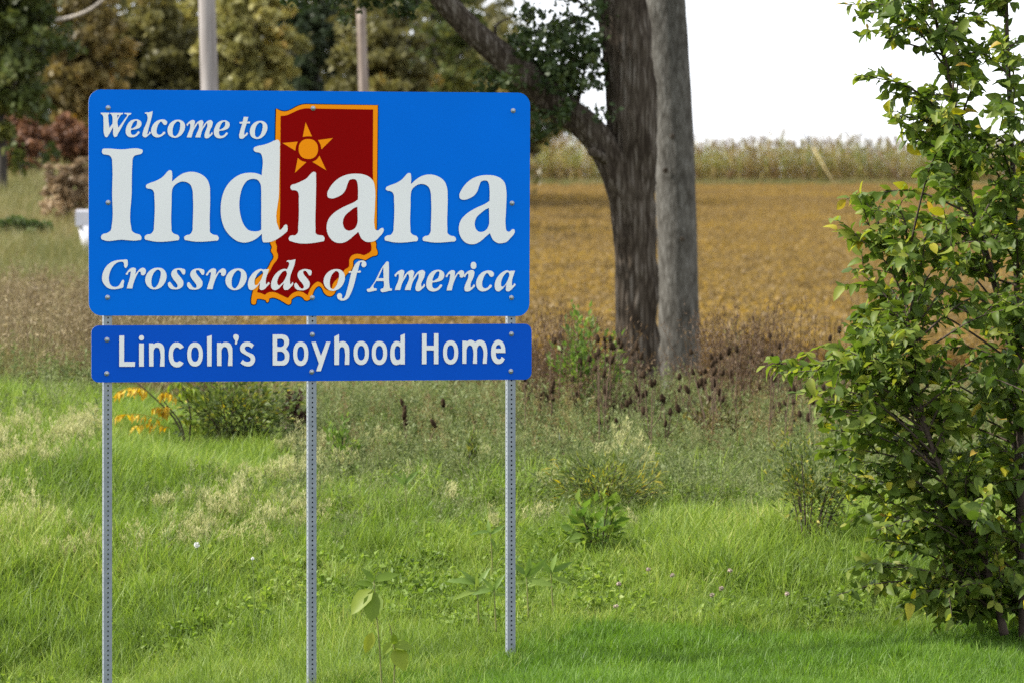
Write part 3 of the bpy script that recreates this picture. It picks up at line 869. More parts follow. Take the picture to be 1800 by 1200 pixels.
# brown dry weeds
x, y = fan(5800, 34.0, 46.0, 480, 1980, rg)
px = 900 + x / y * F
keep = rg.random(len(x)) < np.where(px > 900, 0.9, 0.55 * sstep(490, 620, px + 60 * vnoise(x * 2, y * 2, 58))) * (0.25 + 0.75 * sstep(35, 38.5, y))
scatter('dry_weeds', 'dry', x[keep], y[keep], rg.uniform(0.25, 0.85, keep.sum()) * np.where(px[keep] > 900, 0.85, 0.7) * np.where((px[keep] > 1060) & (px[keep] < 1250), 0.6, 1.0) * (1 - 0.4 * sstep(41, 44, y[keep])), 'dry brown weed stalks standing under the tree trunks', 'weeds', 0.14)
protos('tan', [forb(0.6, 4, 0.06, rg, 20, 0.3, (0.1, 0.9), 0.08, 14, 0.7).mesh('tan_weed') for k in range(4)], M_TAN)
x, y = fan(1900, 39.0, 58.0, -700, 430, rg)
scatter('dead_stalks', 'tan', x, y, rg.uniform(0.6, 1.25, len(x)), 'dead brown weed stalks on the slope left of the lower panel', 'weeds', 0.14)
protos('stalk', [forb(0.85, 3, 0.035, rg, 12, 0.5, (0.0, 0.8), 0.10, 14, 0.35).mesh('dark_stalk') for k in range(6)], M_STALK)
x, y = fan(620, 36.5, 42.0, 900, 1540, rg)
keep = vnoise(x * 1.6, y * 0.7, 83) > 0.0
px = 900 + x / y * F
scatter('dark_stalks', 'stalk', x[keep], y[keep], rg.uniform(0.45, 1.15, keep.sum()) * np.where((px[keep] > 1060) & (px[keep] < 1240), 0.55, 1.0), 'tangle of tall dark brown dead stalks in front of the trunk bases', 'weeds', 0.16)
# lush green strip on the left
x, y = fan(2700, 35.2, 38.2, -700, 420, rg)
scatter('lush_grass', 'tall', x, y, rg.uniform(0.8, 1.3, len(x)), 'bright lush grass strip at the far left below the meadow', 'grass', 0.25)
# rough meadow on the left hillside
x, y = fan(21000, 39.0, 150.0, -700, 900, rg)
px = 900 + x / y * F
keep = (y > 60) | (px < 700)
x, y = x[keep], y[keep]
scatter('meadow_grass', 'meadow', x, y, rg.uniform(0.6, 1.2, len(x)) * (0.8 + 0.5 * sstep(60, 130, y)), 'tan and olive rough meadow on the hillside left of the sign', 'grass', 0.12)

# ------------------------------------------------------------------ soybean field and corn
def soy(rg):
    m = MB()
    for s in range(4):
        bx, by = rg.normal(size=2) * 0.08
        h = rg.uniform(0.45, 0.7)
        m.tube([(bx, by, 0), (bx * 1.3, by * 1.3, h)], [0.006, 0.003], 3, 0.05, cap=False)
        n = 17
        t = rg.uniform(0.45, 1.02, n)
        cen = np.stack([bx + rg.normal(size=n) * 0.09, by + rg.normal(size=n) * 0.09, h * t], -1)
        V, Q = rhomb(cen, rg.uniform(0.05, 0.10, n), rg, 0.75, 0.5)
        m.add(V, Q, None, np.repeat(rg.uniform(0, 1, n), 4))
    return m


rg = np.random.default_rng(23)
protos('soy', [soy(rg).mesh('soybean') for k in range(6)], M_SOY)
x1, y1 = fan(21000, 56, 120, 420, 2550, rg)
x2, y2 = fan(48000, 120, 254, 620, 2500, rg)
x, y = np.concatenate([x1, x2]), np.concatenate([y1, y2])
scatter('soybean_field', 'soy', x, y, rg.uniform(0.75, 1.1, len(x)) * (1 - 0.15 * sstep(100, 220, y)), 'golden brown soybean field rising behind the tree trunks to the corn', 'field', 0.1)

M_CORN = leaf_mat('corn', [(0.0, (0.10, 0.055, 0.025)), (0.25, (0.22, 0.14, 0.06)), (0.5, (0.33, 0.25, 0.085)), (0.7, (0.23, 0.235, 0.05)), (1.0, (0.075, 0.12, 0.02))], trans=0.3, patch=0.3, pscale=0.9, wt=0.5, wr=0.5)


def corn(rg):
    m = MB()
    h = rg.uniform(1.95, 2.4)
    m.tube([(0, 0, 0), (0.02, 0.01, h * 0.5), (rg.normal() * 0.05, rg.normal() * 0.05, h)], [0.016, 0.012, 0.006], 5, 0.45, cap=False)
    a0 = rg.uniform(0, 6.28)
    for k in range(13):
        z = h * (0.12 + 0.068 * k)
        az = a0 + math.pi * k + rg.normal() * 0.35
        ln = rg.uniform(0.45, 0.8) * (1.0 if k < 10 else 0.7)
        dx, dy = math.cos(az), math.sin(az)
        dead = 1.0 - sstep(0.1, 0.75, np.array([k / 13 + rg.normal() * 0.2]))[0]
        V, wv = [], 0.075
        for i in range(6):
            t = i / 5
            ww = wv * 0.5 * (0.6 + 0.8 * t if t < 0.4 else 0.92 * (1 - t) / 0.6 + 0.02)
            zz = z + ln * (0.75 * t - (0.95 + 0.45 * dead) * t * t)
            V += [(dx * ln * t * 0.8 - dy * ww, dy * ln * t * 0.8 + dx * ww, zz), (dx * ln * t * 0.8 + dy * ww, dy * ln * t * 0.8 - dx * ww, zz)]
        m.add(V, [(2 * i, 2 * i + 1, 2 * i + 3, 2 * i + 2) for i in range(5)], None, np.clip(0.85 - 0.8 * dead + rg.normal() * 0.12, 0, 1))
    for k in range(7):
        az = rg.uniform(0, 6.28); s = rg.uniform(0.02, 0.13)
        m.tube([(0, 0, h - 0.02), (math.cos(az) * s * .5, math.sin(az) * s * .5, h + 0.16), (math.cos(az) * s, math.sin(az) * s, h + 0.3)], [0.008, 0.008, 0.004], 3, 0.3, cap=False)
    return m


corn_me = [corn(rg).mesh('corn_plant') for k in range(8)]
protos('corn', [me.copy() for me in corn_me], M_CORN)
for me in corn_me: me.materials.append(M_CORN)
# the outer row: every plant an object of its own
cx = np.arange(X(905, 257), X(1790, 257), 0.24)
for i, xx in enumerate(cx):
    yy = 257 + rg.normal() * 0.12
    o = link('corn_plant', corn_me[rg.integers(8)])
    o.location = (xx + rg.normal() * 0.05, yy, gnd(xx, yy) - 0.02)
    o.rotation_euler = (rg.normal() * 0.05, rg.normal() * 0.07, rg.uniform(0, 6.28))
    s = rg.uniform(0.9, 1.2) * (1.05 + 0.16 * float(vnoise(np.array([xx * 1.3]), np.array([0.5]), 88)[0]))
    o.scale = (s, s, s)
    tag(o, 'ripening tan and green corn plant in the outer row at the top of the field', 'corn plant', 'outer row of corn plants')
x = np.concatenate([np.arange(-6, 45, 0.22) for r in range(14)])
y = np.concatenate([np.full(len(np.arange(-6, 45, 0.22)), 257.75 + 0.75 * r) for r in range(14)])
x = x + rg.normal(size=len(x)) * 0.06; y = y + rg.normal(size=len(y)) * 0.1
scatter('corn_rows', 'corn', x, y, rg.uniform(0.85, 1.2, len(x)) * (1.05 + 0.16 * vnoise(x * 1.3, y * 0.8, 88)), 'dense rows of ripening corn standing behind the outer row', 'corn', 0.05)
x, y = fan(1500, 252.5, 256.6, 850, 1950, rg)
scatter('field_margin', 'meadow', x, y, rg.uniform(0.8, 1.5, len(x)), 'grassy strip between the soybean field and the corn', 'grass', 0.15)
# ------------------------------------------------------------------ trees
def bark_mat(name, dark, mid, light, scale=9.0, bump=0.9, stretch=(1, 1, 0.14), ridge=0.0):
    m, nt, N, L, out = new_mat(name)
    pb = N.new('ShaderNodeBsdfPrincipled'); pb.inputs['Roughness'].default_value = 0.92; pb.inputs['Specular IOR Level'].default_value = 0.15
    tcn = N.new('ShaderNodeTexCoord'); mp = N.new('ShaderNodeMapping'); mp.inputs['Scale'].default_value = stretch
    L.new(tcn.outputs['Object'], mp.inputs['Vector'])
    n1 = N.new('ShaderNodeTexNoise'); n1.inputs['Scale'].default_value = scale; n1.inputs['Detail'].default_value = 9; n1.inputs['Roughness'].default_value = 0.65
    n2 = N.new('ShaderNodeTexNoise'); n2.inputs['Scale'].default_value = 1.7; n2.inputs['Detail'].default_value = 5
    L.new(mp.outputs[0], n1.inputs['Vector']); L.new(tcn.outputs['Object'], n2.inputs['Vector'])
    s = math_node(N, L, 'MULTIPLY', n1.outputs['Fac'], 0.72)
    s2 = math_node(N, L, 'MULTIPLY', n2.outputs['Fac'], 0.28)
    s = math_node(N, L, 'ADD', s, s2)
    vo = N.new('ShaderNodeTexVoronoi'); vo.feature = 'DISTANCE_TO_EDGE'; vo.inputs['Scale'].default_value = scale * 1.5; vo.inputs['Randomness'].default_value = 1.0
    L.new(mp.outputs[0], vo.inputs['Vector'])
    ve = math_node(N, L, 'MULTIPLY', vo.outputs['Distance'], 2.6, True)
    ve = math_node(N, L, 'SUBTRACT', ve, 0.55)
    ve = math_node(N, L, 'MULTIPLY', ve, ridge)
    s = math_node(N, L, 'ADD', s, ve)
    r = ramp(N, [(0.34, dark), (0.5, mid), (0.66, light)])
    L.new(s, r.inputs['Fac']); L.new(r.outputs[0], pb.inputs['Base Color'])
    bn = N.new('ShaderNodeBump'); bn.inputs['Strength'].default_value = bump; bn.inputs['Distance'].default_value = 0.03
    L.new(s, bn.inputs['Height']); L.new(bn.outputs[0], pb.inputs['Normal'])
    L.new(pb.outputs[0], out.inputs['Surface'])
    return m


M_BARK = bark_mat('furrowed_bark', (0.026, 0.019, 0.013), (0.070, 0.056, 0.042), (0.135, 0.117, 0.098), scale=15, bump=1.0, stretch=(1, 1, 0.11), ridge=0.26)
M_BARK2 = bark_mat('smooth_grey_bark', (0.040, 0.037, 0.031), (0.092, 0.088, 0.078), (0.15, 0.147, 0.135), scale=15.0, bump=0.8, stretch=(1, 1, 0.3), ridge=0.14)
M_BARK3 = bark_mat('far_bark', (0.03, 0.026, 0.022), (0.06, 0.054, 0.047), (0.10, 0.093, 0.08))
M_TWIG = solid_mat('twig_bark', (0.054, 0.038, 0.029), rough=0.85, var=0.35, scale=20)


def spline(pts, n):
    pts = np.asarray([tuple(p) for p in pts], dtype=float)
    k = len(pts)
    t = np.linspace(0, k - 1, n)
    i = np.clip(np.floor(t).astype(int), 0, k - 2); f = (t - i)[:, None]
    p0 = pts[np.clip(i - 1, 0, k - 1)]; p1 = pts[i]; p2 = pts[i + 1]; p3 = pts[np.clip(i + 2, 0, k - 1)]
    return 0.5 * (2 * p1 + (p2 - p0) * f + (2 * p0 - 5 * p1 + 4 * p2 - p3) * f ** 2 + (3 * p1 - p0 - 3 * p2 + p3) * f ** 3)


def bark_tube(pts, rads, n=110, seg=40, amp=0.07, furrow=11, seed=1, origin=(0, 0, 0)):
    p = spline(pts, n) - np.asarray(tuple(origin))
    r = np.interp(np.linspace(0, 1, n), np.linspace(0, 1, len(rads)), rads)
    zz = np.arange(n)[:, None]; th = np.linspace(0, 1, seg, endpoint=False)[None, :]
    a = vnoise(th * furrow + 0.004 * zz + np.zeros_like(zz), zz * 0.10 + th * 0, seed)
    a2 = vnoise(th * furrow * 2.1 + np.zeros_like(zz), zz * 0.35 + th * 0, seed + 1)
    a3 = vnoise(th * 3 + np.zeros_like(zz), zz * 0.03 + th * 0, seed + 2)
    edge = np.minimum(1, np.minimum(th, 1 - th) * 8)
    w = 1 + edge * (amp * (1 - np.abs(a) * 2) * 0.6 + amp * 0.4 * a2) + amp * a3 * edge
    m = MB(); m.tube(p, r, seg, 0.5, True, w)
    return m


def cluster_leaves(centers, rad, per, size, rg, simple=True, up=0.4, tintc=None, shell=0.0):
    n = len(centers)
    c = np.repeat(centers, per, 0)
    off = rg.normal(size=(n * per, 3))
    off = off / (np.linalg.norm(off, axis=1, keepdims=True) + 1e-9) * (rg.random((n * per, 1)) ** 0.45)
    rr = np.repeat(np.broadcast_to(rad, (n,)), per)[:, None]
    pts = c + off * rr * np.array([1, 1, 0.75])
    V, Q = rhomb(pts, size * rg.uniform(0.6, 1.4, n * per), rg, 0.62, up)
    t = rg.random(n) if tintc is None else tintc
    tint = np.clip(np.repeat(t, per) * 0.65 + rg.random(n * per) * 0.35, 0, 1)
    return V, Q, np.repeat(tint, 4)


# ---- the two trunks by the field
TY = 46.0
base = Vector((X(1122, TY), TY, gnd(X(1122, TY), TY)))
tree = empty('forked_tree', base)
tag(tree, 'dark furrowed tree forking low with a thick limb reaching left over the sign', 'tree')
rel = lambda pts: [P(px, py, yy) - base for px, py, yy in pts]
b = bark_tube([P(1122, 790, TY), P(1122, 740, TY), P(1120, 690, TY), P(1120, 560, TY), P(1118, 450, TY), P(1112, 350, TY), P(1110, 250, TY), P(1105, 120, TY), P(1091, 0, TY), P(1070, -130, TY), P(1060, -300, TY + .3), P(1040, -520, TY + .5)],
              np.array([0.36, 0.29, 0.225, 0.203, 0.203, 0.225, 0.235, 0.235, 0.252, 0.24, 0.18, 0.08]), 220, 96, 0.13, 26, 3, base)
link('trunk', b.mesh('trunk'), tree, M_BARK)
b = bark_tube([P(1116, 420, TY), P(1095, 330, TY - .08), P(1068, 268, TY - .12), P(1030, 222, TY - .15), P(985, 190, TY - .2), P(930, 140, TY - .3), P(872, 92, TY - .4), P(820, 45, TY - .5), P(765, -15, TY - .6), P(700, -90, TY - .7), P(600, -150, TY - .8), P(480, -230, TY - 0.9)],
              np.array([0.15, 0.165, 0.155, 0.145, 0.14, 0.135, 0.122, 0.115, 0.105, 0.09, 0.06, 0.02]), 140, 60, 0.12, 16, 9, base)
link('limb', b.mesh('limb'), tree, M_BARK)
b = bark_tube([P(1070, 285, TY - .2), P(1052, 274, TY - .3), P(1040, 266, TY - .35), P(1036, 262, TY - .36)], [0.05, 0.045, 0.05, 0.02], 12, 12, 0.1, 5, 4, base)
link('branch_stub', b.mesh('branch_stub'), tree, M_BARK)
M_OAKLEAF = leaf_mat('dark_tree_leaf', [(0.0, (0.020, 0.034, 0.012)), (0.5, (0.038, 0.062, 0.018)), (0.85, (0.065, 0.085, 0.022)), (0.97, (0.13, 0.11, 0.025)), (1.0, (0.28, 0.13, 0.03))], trans=0.25, patch=0.05, pscale=1.0)
rg = np.random.default_rng(31)
cs, rads = [], []
# leafy sprays round the fork and the limb
for (px, py, sx_, sy_, n) in ((985, 60, 62, 50, 46), (1000, 130, 55, 40, 42), (935, 85, 40, 40, 26), (945, 140, 36, 24, 26), (1005, 188, 38, 22, 26), (885, 125, 22, 18, 10), (880, 140, 30, 20, 10), (1040, 60, 22, 60, 16),
                               (560, -25, 60, 26, 24), (660, -5, 45, 26, 20), (725, -10, 30, 18, 10), (590, -60, 130, 22, 40), (1010, -35, 50, 30, 20), (960, 225, 22, 10, 6)):
    for k in range(n):
        yy = TY + rg.normal() * 0.35 - 0.1
        cs.append(P(px + rg.normal() * sx_ * 0.62, py + rg.normal() * sy_ * 0.62, yy) - base)
        rads.append(rg.uniform(0.06, 0.17))
V, Q, T = cluster_leaves(np.array([tuple(c) for c in cs]), np.array(rads), 24, 0.068, rg, up=0.2)
mb = MB(); mb.add(V, Q, None, T)
# the crown high above the frame
cc = []
while len(cc) < 620:
    v = rg.normal(size=3); v /= np.linalg.norm(v)
    v *= rg.random() ** 0.4
    cc.append(np.array((-2.6, 0.2, 7.0)) + v * np.array((5.6, 3.6, 2.6)) + np.array([0, 0, 0]))
cc = np.array([c for c in cc if c[2] > 4.6])
V, Q, T = cluster_leaves(cc, 0.42, 22, 0.13, rg)
mb.add(V, Q, None, T)
tag(link('crown', mb.mesh('crown'), tree, M_OAKLEAF), kind='stuff')
# twigs carrying the sprays
mb = MB()
for (a_, b_) in (((1020, 215), (985, 60)), ((1010, 205), (1000, 20)), ((940, 150), (930, 40)), ((985, 190), (1045, 90)), ((880, 98), (905, 30)), ((720, -60), (660, 5)), ((640, -130), (560, 0)), ((1060, 40), (1000, -40)), ((760, -20), (735, 12)), ((985, 195), (950, 228))):
    p0, p1 = P(*a_, TY - .15) - base, P(*b_, TY - .1) - base
    mid = (p0 + p1) / 2 + Vector((rg.normal() * 0.1, rg.normal() * 0.2, 0.08))
    mb.tube(spline([p0, mid, p1], 9), np.linspace(0.02, 0.005, 9), 6, 0.5)
link('twigs', mb.mesh('twigs'), tree, M_BARK)

TY2 = 52.0
base2 = Vector((X(1194, TY2), TY2, gnd(X(1194, TY2), TY2)))
tree2 = empty('straight_tree', base2)
tag(tree2, 'straight smooth grey tree trunk standing right beside the forked one', 'tree')
b = bark_tube([P(1196, 760, TY2), P(1196, 690, TY2), P(1195, 640, TY2), P(1191, 450, TY2), P(1184, 250, TY2), P(1172, 60, TY2), P(1165, -60, TY2), P(1155, -260, TY2), P(1150, -560, TY2 + .3)],
              np.array([0.34, 0.275, 0.235, 0.215, 0.222, 0.225, 0.225, 0.20, 0.10]), 150, 44, 0.035, 8, 13, base2)
link('trunk', b.mesh('trunk'), tree2, M_BARK2)
mb = MB()
for (px, py, r) in ((1170, 300, 0.03), (1200, 420, 0.024), (1182, 240, 0.028)):
    p = P(px, py, TY2 - 0.21) - base2
    mb.lathe([(r, 0.0), (r * 0.95, 0.012), (r * 0.6, 0.016), (r * 0.25, 0.006), (0.0005, 0.002)], 12, Matrix.Translation(p) @ Matrix.Rotation(math.pi / 2, 4, 'X'))
link('knots', mb.mesh('knots'), tree2, M_BARK)
cc = []
while len(cc) < 300:
    v = rg.normal(size=3); v /= np.linalg.norm(v); v *= rg.random() ** 0.4
    cc.append(np.array((0.2, 0.5, 7.6)) + v * np.array((3.0, 3.0, 2.4)))
cc = np.array([c for c in cc if c[2] > 5.3])
V, Q, T = cluster_leaves(cc, 0.42, 22, 0.13, rg)
mb = MB(); mb.add(V, Q, None, T)
tag(link('crown', mb.mesh('crown'), tree2, M_OAKLEAF), kind='stuff')

# ---- background wood: every tree on its own
def far_tree(name, label, px, depth, wpx, toprow, baserow, stops, seed, dens=1.0, leaf=0.2, group='trees of the wood behind the sign', trunk=True, lowfrac=0.0, patch=0.12, cat='tree'):
    rg = np.random.default_rng(seed)
    x0 = X(px, depth); z0 = gnd(x0, depth) - 0.1
    t = empty(name, (x0, depth, z0)); tag(t, label, cat, group)
    ztop = ZC + (HZ - toprow) / F * depth - z0
    w = wpx / F * depth / 2
    zlow = max(0.3, ZC + (HZ - baserow) / F * depth - z0)
    if trunk:
        mbt = MB()
        tr_ = 0.012 * ztop + 0.05
        mbt.tube(spline([(0, 0, -0.2), (rg.normal() * .1, 0, ztop * .35), (rg.normal() * .3, rg.normal() * .3, ztop * .85)], 14), np.linspace(tr_, tr_ * 0.25, 14), 9)
        for k in range(9):
            z1 = ztop * rg.uniform(0.2, 0.7); az = rg.uniform(0, 6.28); ln = w * rg.uniform(0.5, 0.95)
            mbt.tube(spline([(0, 0, z1), (math.cos(az) * ln * .5, math.sin(az) * ln * .5, z1 + ln * .35), (math.cos(az) * ln, math.sin(az) * ln, z1 + ln * .55)], 7), np.linspace(tr_ * .4, tr_ * .08, 7), 6)
        link('trunk', mbt.mesh('trunk'), t, M_BARK3)
    hh = (ztop - zlow) / 2
    n = int(230 * dens)
    v = rg.normal(size=(n, 3)); v /= np.linalg.norm(v, axis=1, keepdims=True)
    lump = 1 + 0.28 * vnoise(np.arctan2(v[:, 1], v[:, 0]) * 1.6 + 20, v[:, 2] * 2.5 + 9, seed)
    v = v * (rg.random((n, 1)) ** 0.38) * lump[:, None] * rg.uniform(0.8, 1.22, (n, 1))
    c = v * np.array([w * 0.93, w * 0.93, hh * 0.95]) + np.array([0, 0, zlow + hh])
    tt = np.clip(0.5 + 0.55 * vnoise(c[:, 0] / w * 1.7 + 11, c[:, 2] / hh * 1.5 + 5, seed + 5) + rg.normal(size=n) * 0.2, 0, 1)
    V, Q, T = cluster_leaves(c, w * 0.19, int(34), leaf, rg, tintc=tt)
    mbc = MB(); mbc.add(V, Q, None, T)
    link('crown' if trunk else 'foliage', mbc.mesh('crown'), t, leaf_mat(name + '_leaf_%d' % seed, stops, trans=0.3, patch=patch, pscale=0.25, wt=0.85, wr=0.05))
    return t


DG = [(0, (0.034, 0.049, 0.016)), (0.5, (0.078, 0.101, 0.027)), (0.85, (0.166, 0.165, 0.040)), (1, (0.482, 0.330, 0.040))]
OL = [(0, (0.083, 0.065, 0.026)), (0.35, (0.187, 0.148, 0.052)), (0.65, (0.302, 0.217, 0.075)), (0.85, (0.437, 0.247, 0.047)), (1, (0.468, 0.198, 0.037))]
PG = [(0, (0.121, 0.122, 0.040)), (0.45, (0.271, 0.251, 0.081)), (0.75, (0.408, 0.358, 0.115)), (0.92, (0.573, 0.330, 0.061)), (1, (0.634, 0.272, 0.040))]
EV = [(0, (0.017, 0.029, 0.014)), (0.5, (0.038, 0.055, 0.026)), (1, (0.072, 0.090, 0.038))]
GG = [(0, (0.058, 0.055, 0.024)), (0.45, (0.135, 0.126, 0.043)), (0.75, (0.208, 0.188, 0.061)), (0.92, (0.374, 0.227, 0.047)), (1, (0.468, 0.237, 0.037))]
RB = [(0, (0.084, 0.042, 0.026)), (0.5, (0.204, 0.102, 0.054)), (0.8, (0.312, 0.156, 0.084)), (1, (0.360, 0.240, 0.072))]
TN = [(0, (0.120, 0.082, 0.048)), (0.5, (0.299, 0.217, 0.127)), (1, (0.538, 0.419, 0.269))]
far_tree('wood_tree', 'dark green near tree with yellow patches at the far left edge', 5, 98, 250, -190, 300, DG, 101, 1.1, 0.2)
far_tree('wood_tree', 'tan and olive thin tree behind the dark one at far left', 155, 132, 190, -60, 265, OL, 102, 0.9, 0.26)
far_tree('wood_tree', 'dark olive rounded tree left of the tall grey pole', 268, 140, 190, -30, 300, GG, 103, 1.1, 0.27)
far_tree('wood_tree', 'pale yellow green tree with an orange side right of the tall grey pole', 440, 138, 170, -70, 300, PG, 104, 1.1, 0.27)
far_tree('wood_tree', 'very dark evergreen tree between the two wooden poles', 548, 150, 140, -60, 300, EV, 105, 1.1, 0.2)
far_tree('wood_tree', 'grey green rounded tree behind the short pole', 668, 146, 190, 10, 300, GG, 106, 1.1, 0.27)
far_tree('wood_tree', 'dark tree with rusty leaves above the top right of the sign', 780, 168, 190, -100, 300, DG, 107, 0.85, 0.22)
far_tree('wood_tree', 'low grey green tree under the thick leaning limb', 880, 182, 170, 80, 300, GG, 108, 1.0, 0.28)
far_tree('wood_tree', 'small dark tree beyond the corn just left of the forked trunk', 958, 290, 150, 125, 290, EV, 109, 0.8, 0.2)
far_tree('wood_tree', 'mixed green and gold tree in the gap left of the tall pole', 360, 156, 170, -80, 300, PG, 110, 1.0, 0.3)
far_tree('wood_shrub', 'rust red shrub at the wood edge just left of the sign', 120, 112, 120, 205, 300, RB, 121, 0.55, 0.13, 'shrubs along the wood edge', False, cat='shrub')
far_tree('wood_shrub', 'dark brown shrub at the wood edge under the far left tree', 30, 108, 130, 195, 305, RB, 122, 0.5, 0.13, 'shrubs along the wood edge', False, cat='shrub')
far_tree('meadow_shrub', 'tan feathery shrub on the hillside touching the left edge of the sign', 128, 84, 110, 285, 400, TN, 123, 0.6, 0.09, 'shrubs on the hillside', False, cat='shrub')
far_tree('meadow_shrub', 'small green shrub low on the hillside at the far left', 40, 80, 110, 385, 435, [(0, (0.03, 0.05, 0.015)), (0.6, (0.07, 0.11, 0.025)), (1, (0.13, 0.16, 0.05))], 124, 0.4, 0.08, 'shrubs on the hillside', False, cat='shrub')
# the solid mass of wood further back
rg = np.random.default_rng(77)
n = 1700
cx_, cy_ = X(rg.uniform(-700, 900, n), 205), rg.uniform(190, 225, n)
top = 5.5 + 3.5 * vnoise(cx_ * 0.16, cy_ * 0.1, 61)
pxx = 900 + cx_ / cy_ * F
top = top + np.where(pxx > 700, -3.0 * sstep(700, 860, pxx), 0) + 4.0
cz_ = ground(cx_, cy_) + rg.random(n) ** 0.8 * top
V, Q, T = cluster_leaves(np.stack([cx_, cy_, cz_], -1), 1.25, 34, 0.42, rg)
mb = MB(); mb.add(V, Q, None, T)
tag(link('distant_wood', mb.mesh('distant_wood'), None, leaf_mat('distant_wood_leaf', [(0, (0.03, 0.034, 0.016)), (0.45, (0.08, 0.082, 0.03)), (0.8, (0.16, 0.14, 0.045)), (1, (0.32, 0.19, 0.04))], patch=0.2, pscale=0.1)),
    'dark mass of autumn wood behind the separate trees', 'wood', kind='stuff')

# pale bare branch on the far left tree
mb = MB()
pb0 = P(100, 36, 97)
mb.tube(spline([(0, 0, 0), tuple(P(128, 30, 96.7) - pb0), tuple(P(165, 13, 96.5) - pb0), tuple(P(215, -30, 96.5) - pb0)], 12), np.linspace(0.05, 0.025, 12), 8)
o = link('dead_branch', mb.mesh('dead_branch'), None, solid_mat('bare_wood', (0.30, 0.27, 0.23), rough=0.9, var=0.2))
o.location = pb0
tag(o, 'pale bare branch hanging in the trees at the top left', 'branch')

# ---- poles
M_POLE = bark_mat('weathered_pole', (0.17, 0.155, 0.145), (0.27, 0.25, 0.24), (0.36, 0.34, 0.325), scale=12, bump=0.3, stretch=(1, 1, 0.06))
PY = 66.0
p0 = P(383, 690, PY); p0.z = gnd(p0.x, PY) - 0.3
pole = empty('utility_pole', (p0.x, PY, p0.z + 0.3)); tag(pole, 'tall grey wooden utility pole rising above the left half of the sign', 'utility pole')
top = P(347, -560, PY)
mb = MB(); mb.tube(spline([(0, 0, -0.3), tuple((top - p0) * 0.5 - Vector((0, 0, .3))), tuple(top - p0 - Vector((0, 0, .3)))], 30), np.linspace(0.138, 0.098, 30), 24)
link('shaft', mb.mesh('shaft'), pole, M_POLE)
tp = top - p0 - Vector((0, 0, .3))
mb = MB(); mb.box(tp + Vector((0, -0.16, -0.5)), (2.2, 0.10, 0.12)); link('crossarm', mb.mesh('crossarm', False), pole, M_POLE)
mi = MB(); mi.lathe([(0.012, 0), (0.012, 0.06), (0.05, 0.07), (0.055, 0.10), (0.035, 0.12), (0.045, 0.15), (0.02, 0.18), (0.001, 0.185)], 12)
ins_me = mi.mesh('insulator'); ins_me.materials.append(solid_mat('insulator_glaze', (0.22, 0.2, 0.18), rough=0.25))
for dx in (-0.95, -0.45, 0.95):
    o = link('insulator', ins_me, pole); o.location = tp + Vector((dx, -0.16, -0.44))
PY2 = 104.0
q0 = P(651, 540, PY2); q0.z = gnd(q0.x, PY2) - 0.3
pole2 = empty('short_pole', (q0.x, PY2, q0.z + 0.3)); tag(pole2, 'short brownish wooden pole with cut top above the middle of the sign', 'pole')
qt = P(634.5, 18, PY2) - q0 - Vector((0, 0, .3))
mb = MB(); mb.tube(spline([(0, 0, -0.3), tuple(qt * 0.5), tuple(qt)], 16), np.linspace(0.118, 0.098, 16), 18, cap=True)
mb.tube([tuple(qt), tuple(qt + Vector((-0.01, 0, 0.05)))], [0.098, 0.045], 18)
link('shaft', mb.mesh('shaft'), pole2, bark_mat('brown_pole', (0.15, 0.115, 0.09), (0.24, 0.195, 0.165), (0.33, 0.28, 0.25), scale=12, bump=0.3, stretch=(1, 1, 0.06)))

# guy wires with guards at the top of the field, and the pole they come from
GY = 251.0
M_WIRE = solid_mat('guy_wire', (0.28, 0.31, 0.36), rough=0.4, metal=0.5, var=0.05)
pxp = 1150
pole3_b = P(pxp, 345, 254.0); pole3_b.z = gnd(pole3_b.x, 254.0)
pole3 = empty('field_pole', pole3_b); tag(pole3, 'tall utility pole at the corn edge hidden behind the grey trunk', 'utility pole')
mb = MB(); mb.tube([(0, 0, -0.3), (0, 0, 9), (0, 0, 17.5)], [0.17, 0.145, 0.11], 14); link('shaft', mb.mesh('shaft'), pole3, M_POLE)
mb = MB(); mb.box((0, -0.2, 16.9), (2.4, 0.1, 0.12)); link('crossarm', mb.mesh('crossarm', False), pole3, M_POLE)
for (bx, by, gx_, gy_, hz, nm, lab, colr) in ((1470, 331, 1433, 264, 16.6, 'yellow', 'guy wire with a yellow guard slanting into the field by the corn', (0.50, 0.40, 0.18)),
                                              (1592, 312, 1562, 262, 17.0, 'rust', 'guy wire with a dark rusty guard in the corn beside the bush', (0.10, 0.055, 0.04))):
    a = P(bx, by, GY); a.z = gnd(a.x, GY) + 0.35
    topw = pole3_b + Vector((0.1, 0, hz))
    g = P(gx_, gy_, GY)
    e = empty('guy_wire', a); tag(e, lab, 'guy wire', 'guy wires at the corn edge')
    d = (topw - a)
    # the wire sags a little less than its chord
    mb = MB(); mb.tube(spline([(0, 0, 0), tuple(d * 0.5 + Vector((0.1, 0, -0.15))), tuple(d)], 12), 0.03, 6); link('wire', mb.mesh('wire'), e, M_WIRE)
    dn = d.normalized()
    mb = MB(); mb.tube([tuple(-dn * 0.4), tuple(dn * 1.0), tuple(dn * 2.45)], [0.034, 0.034, 0.03], 10); link('guard', mb.mesh('guard'), e, solid_mat('guard_' + nm, colr, rough=0.6, var=0.12))

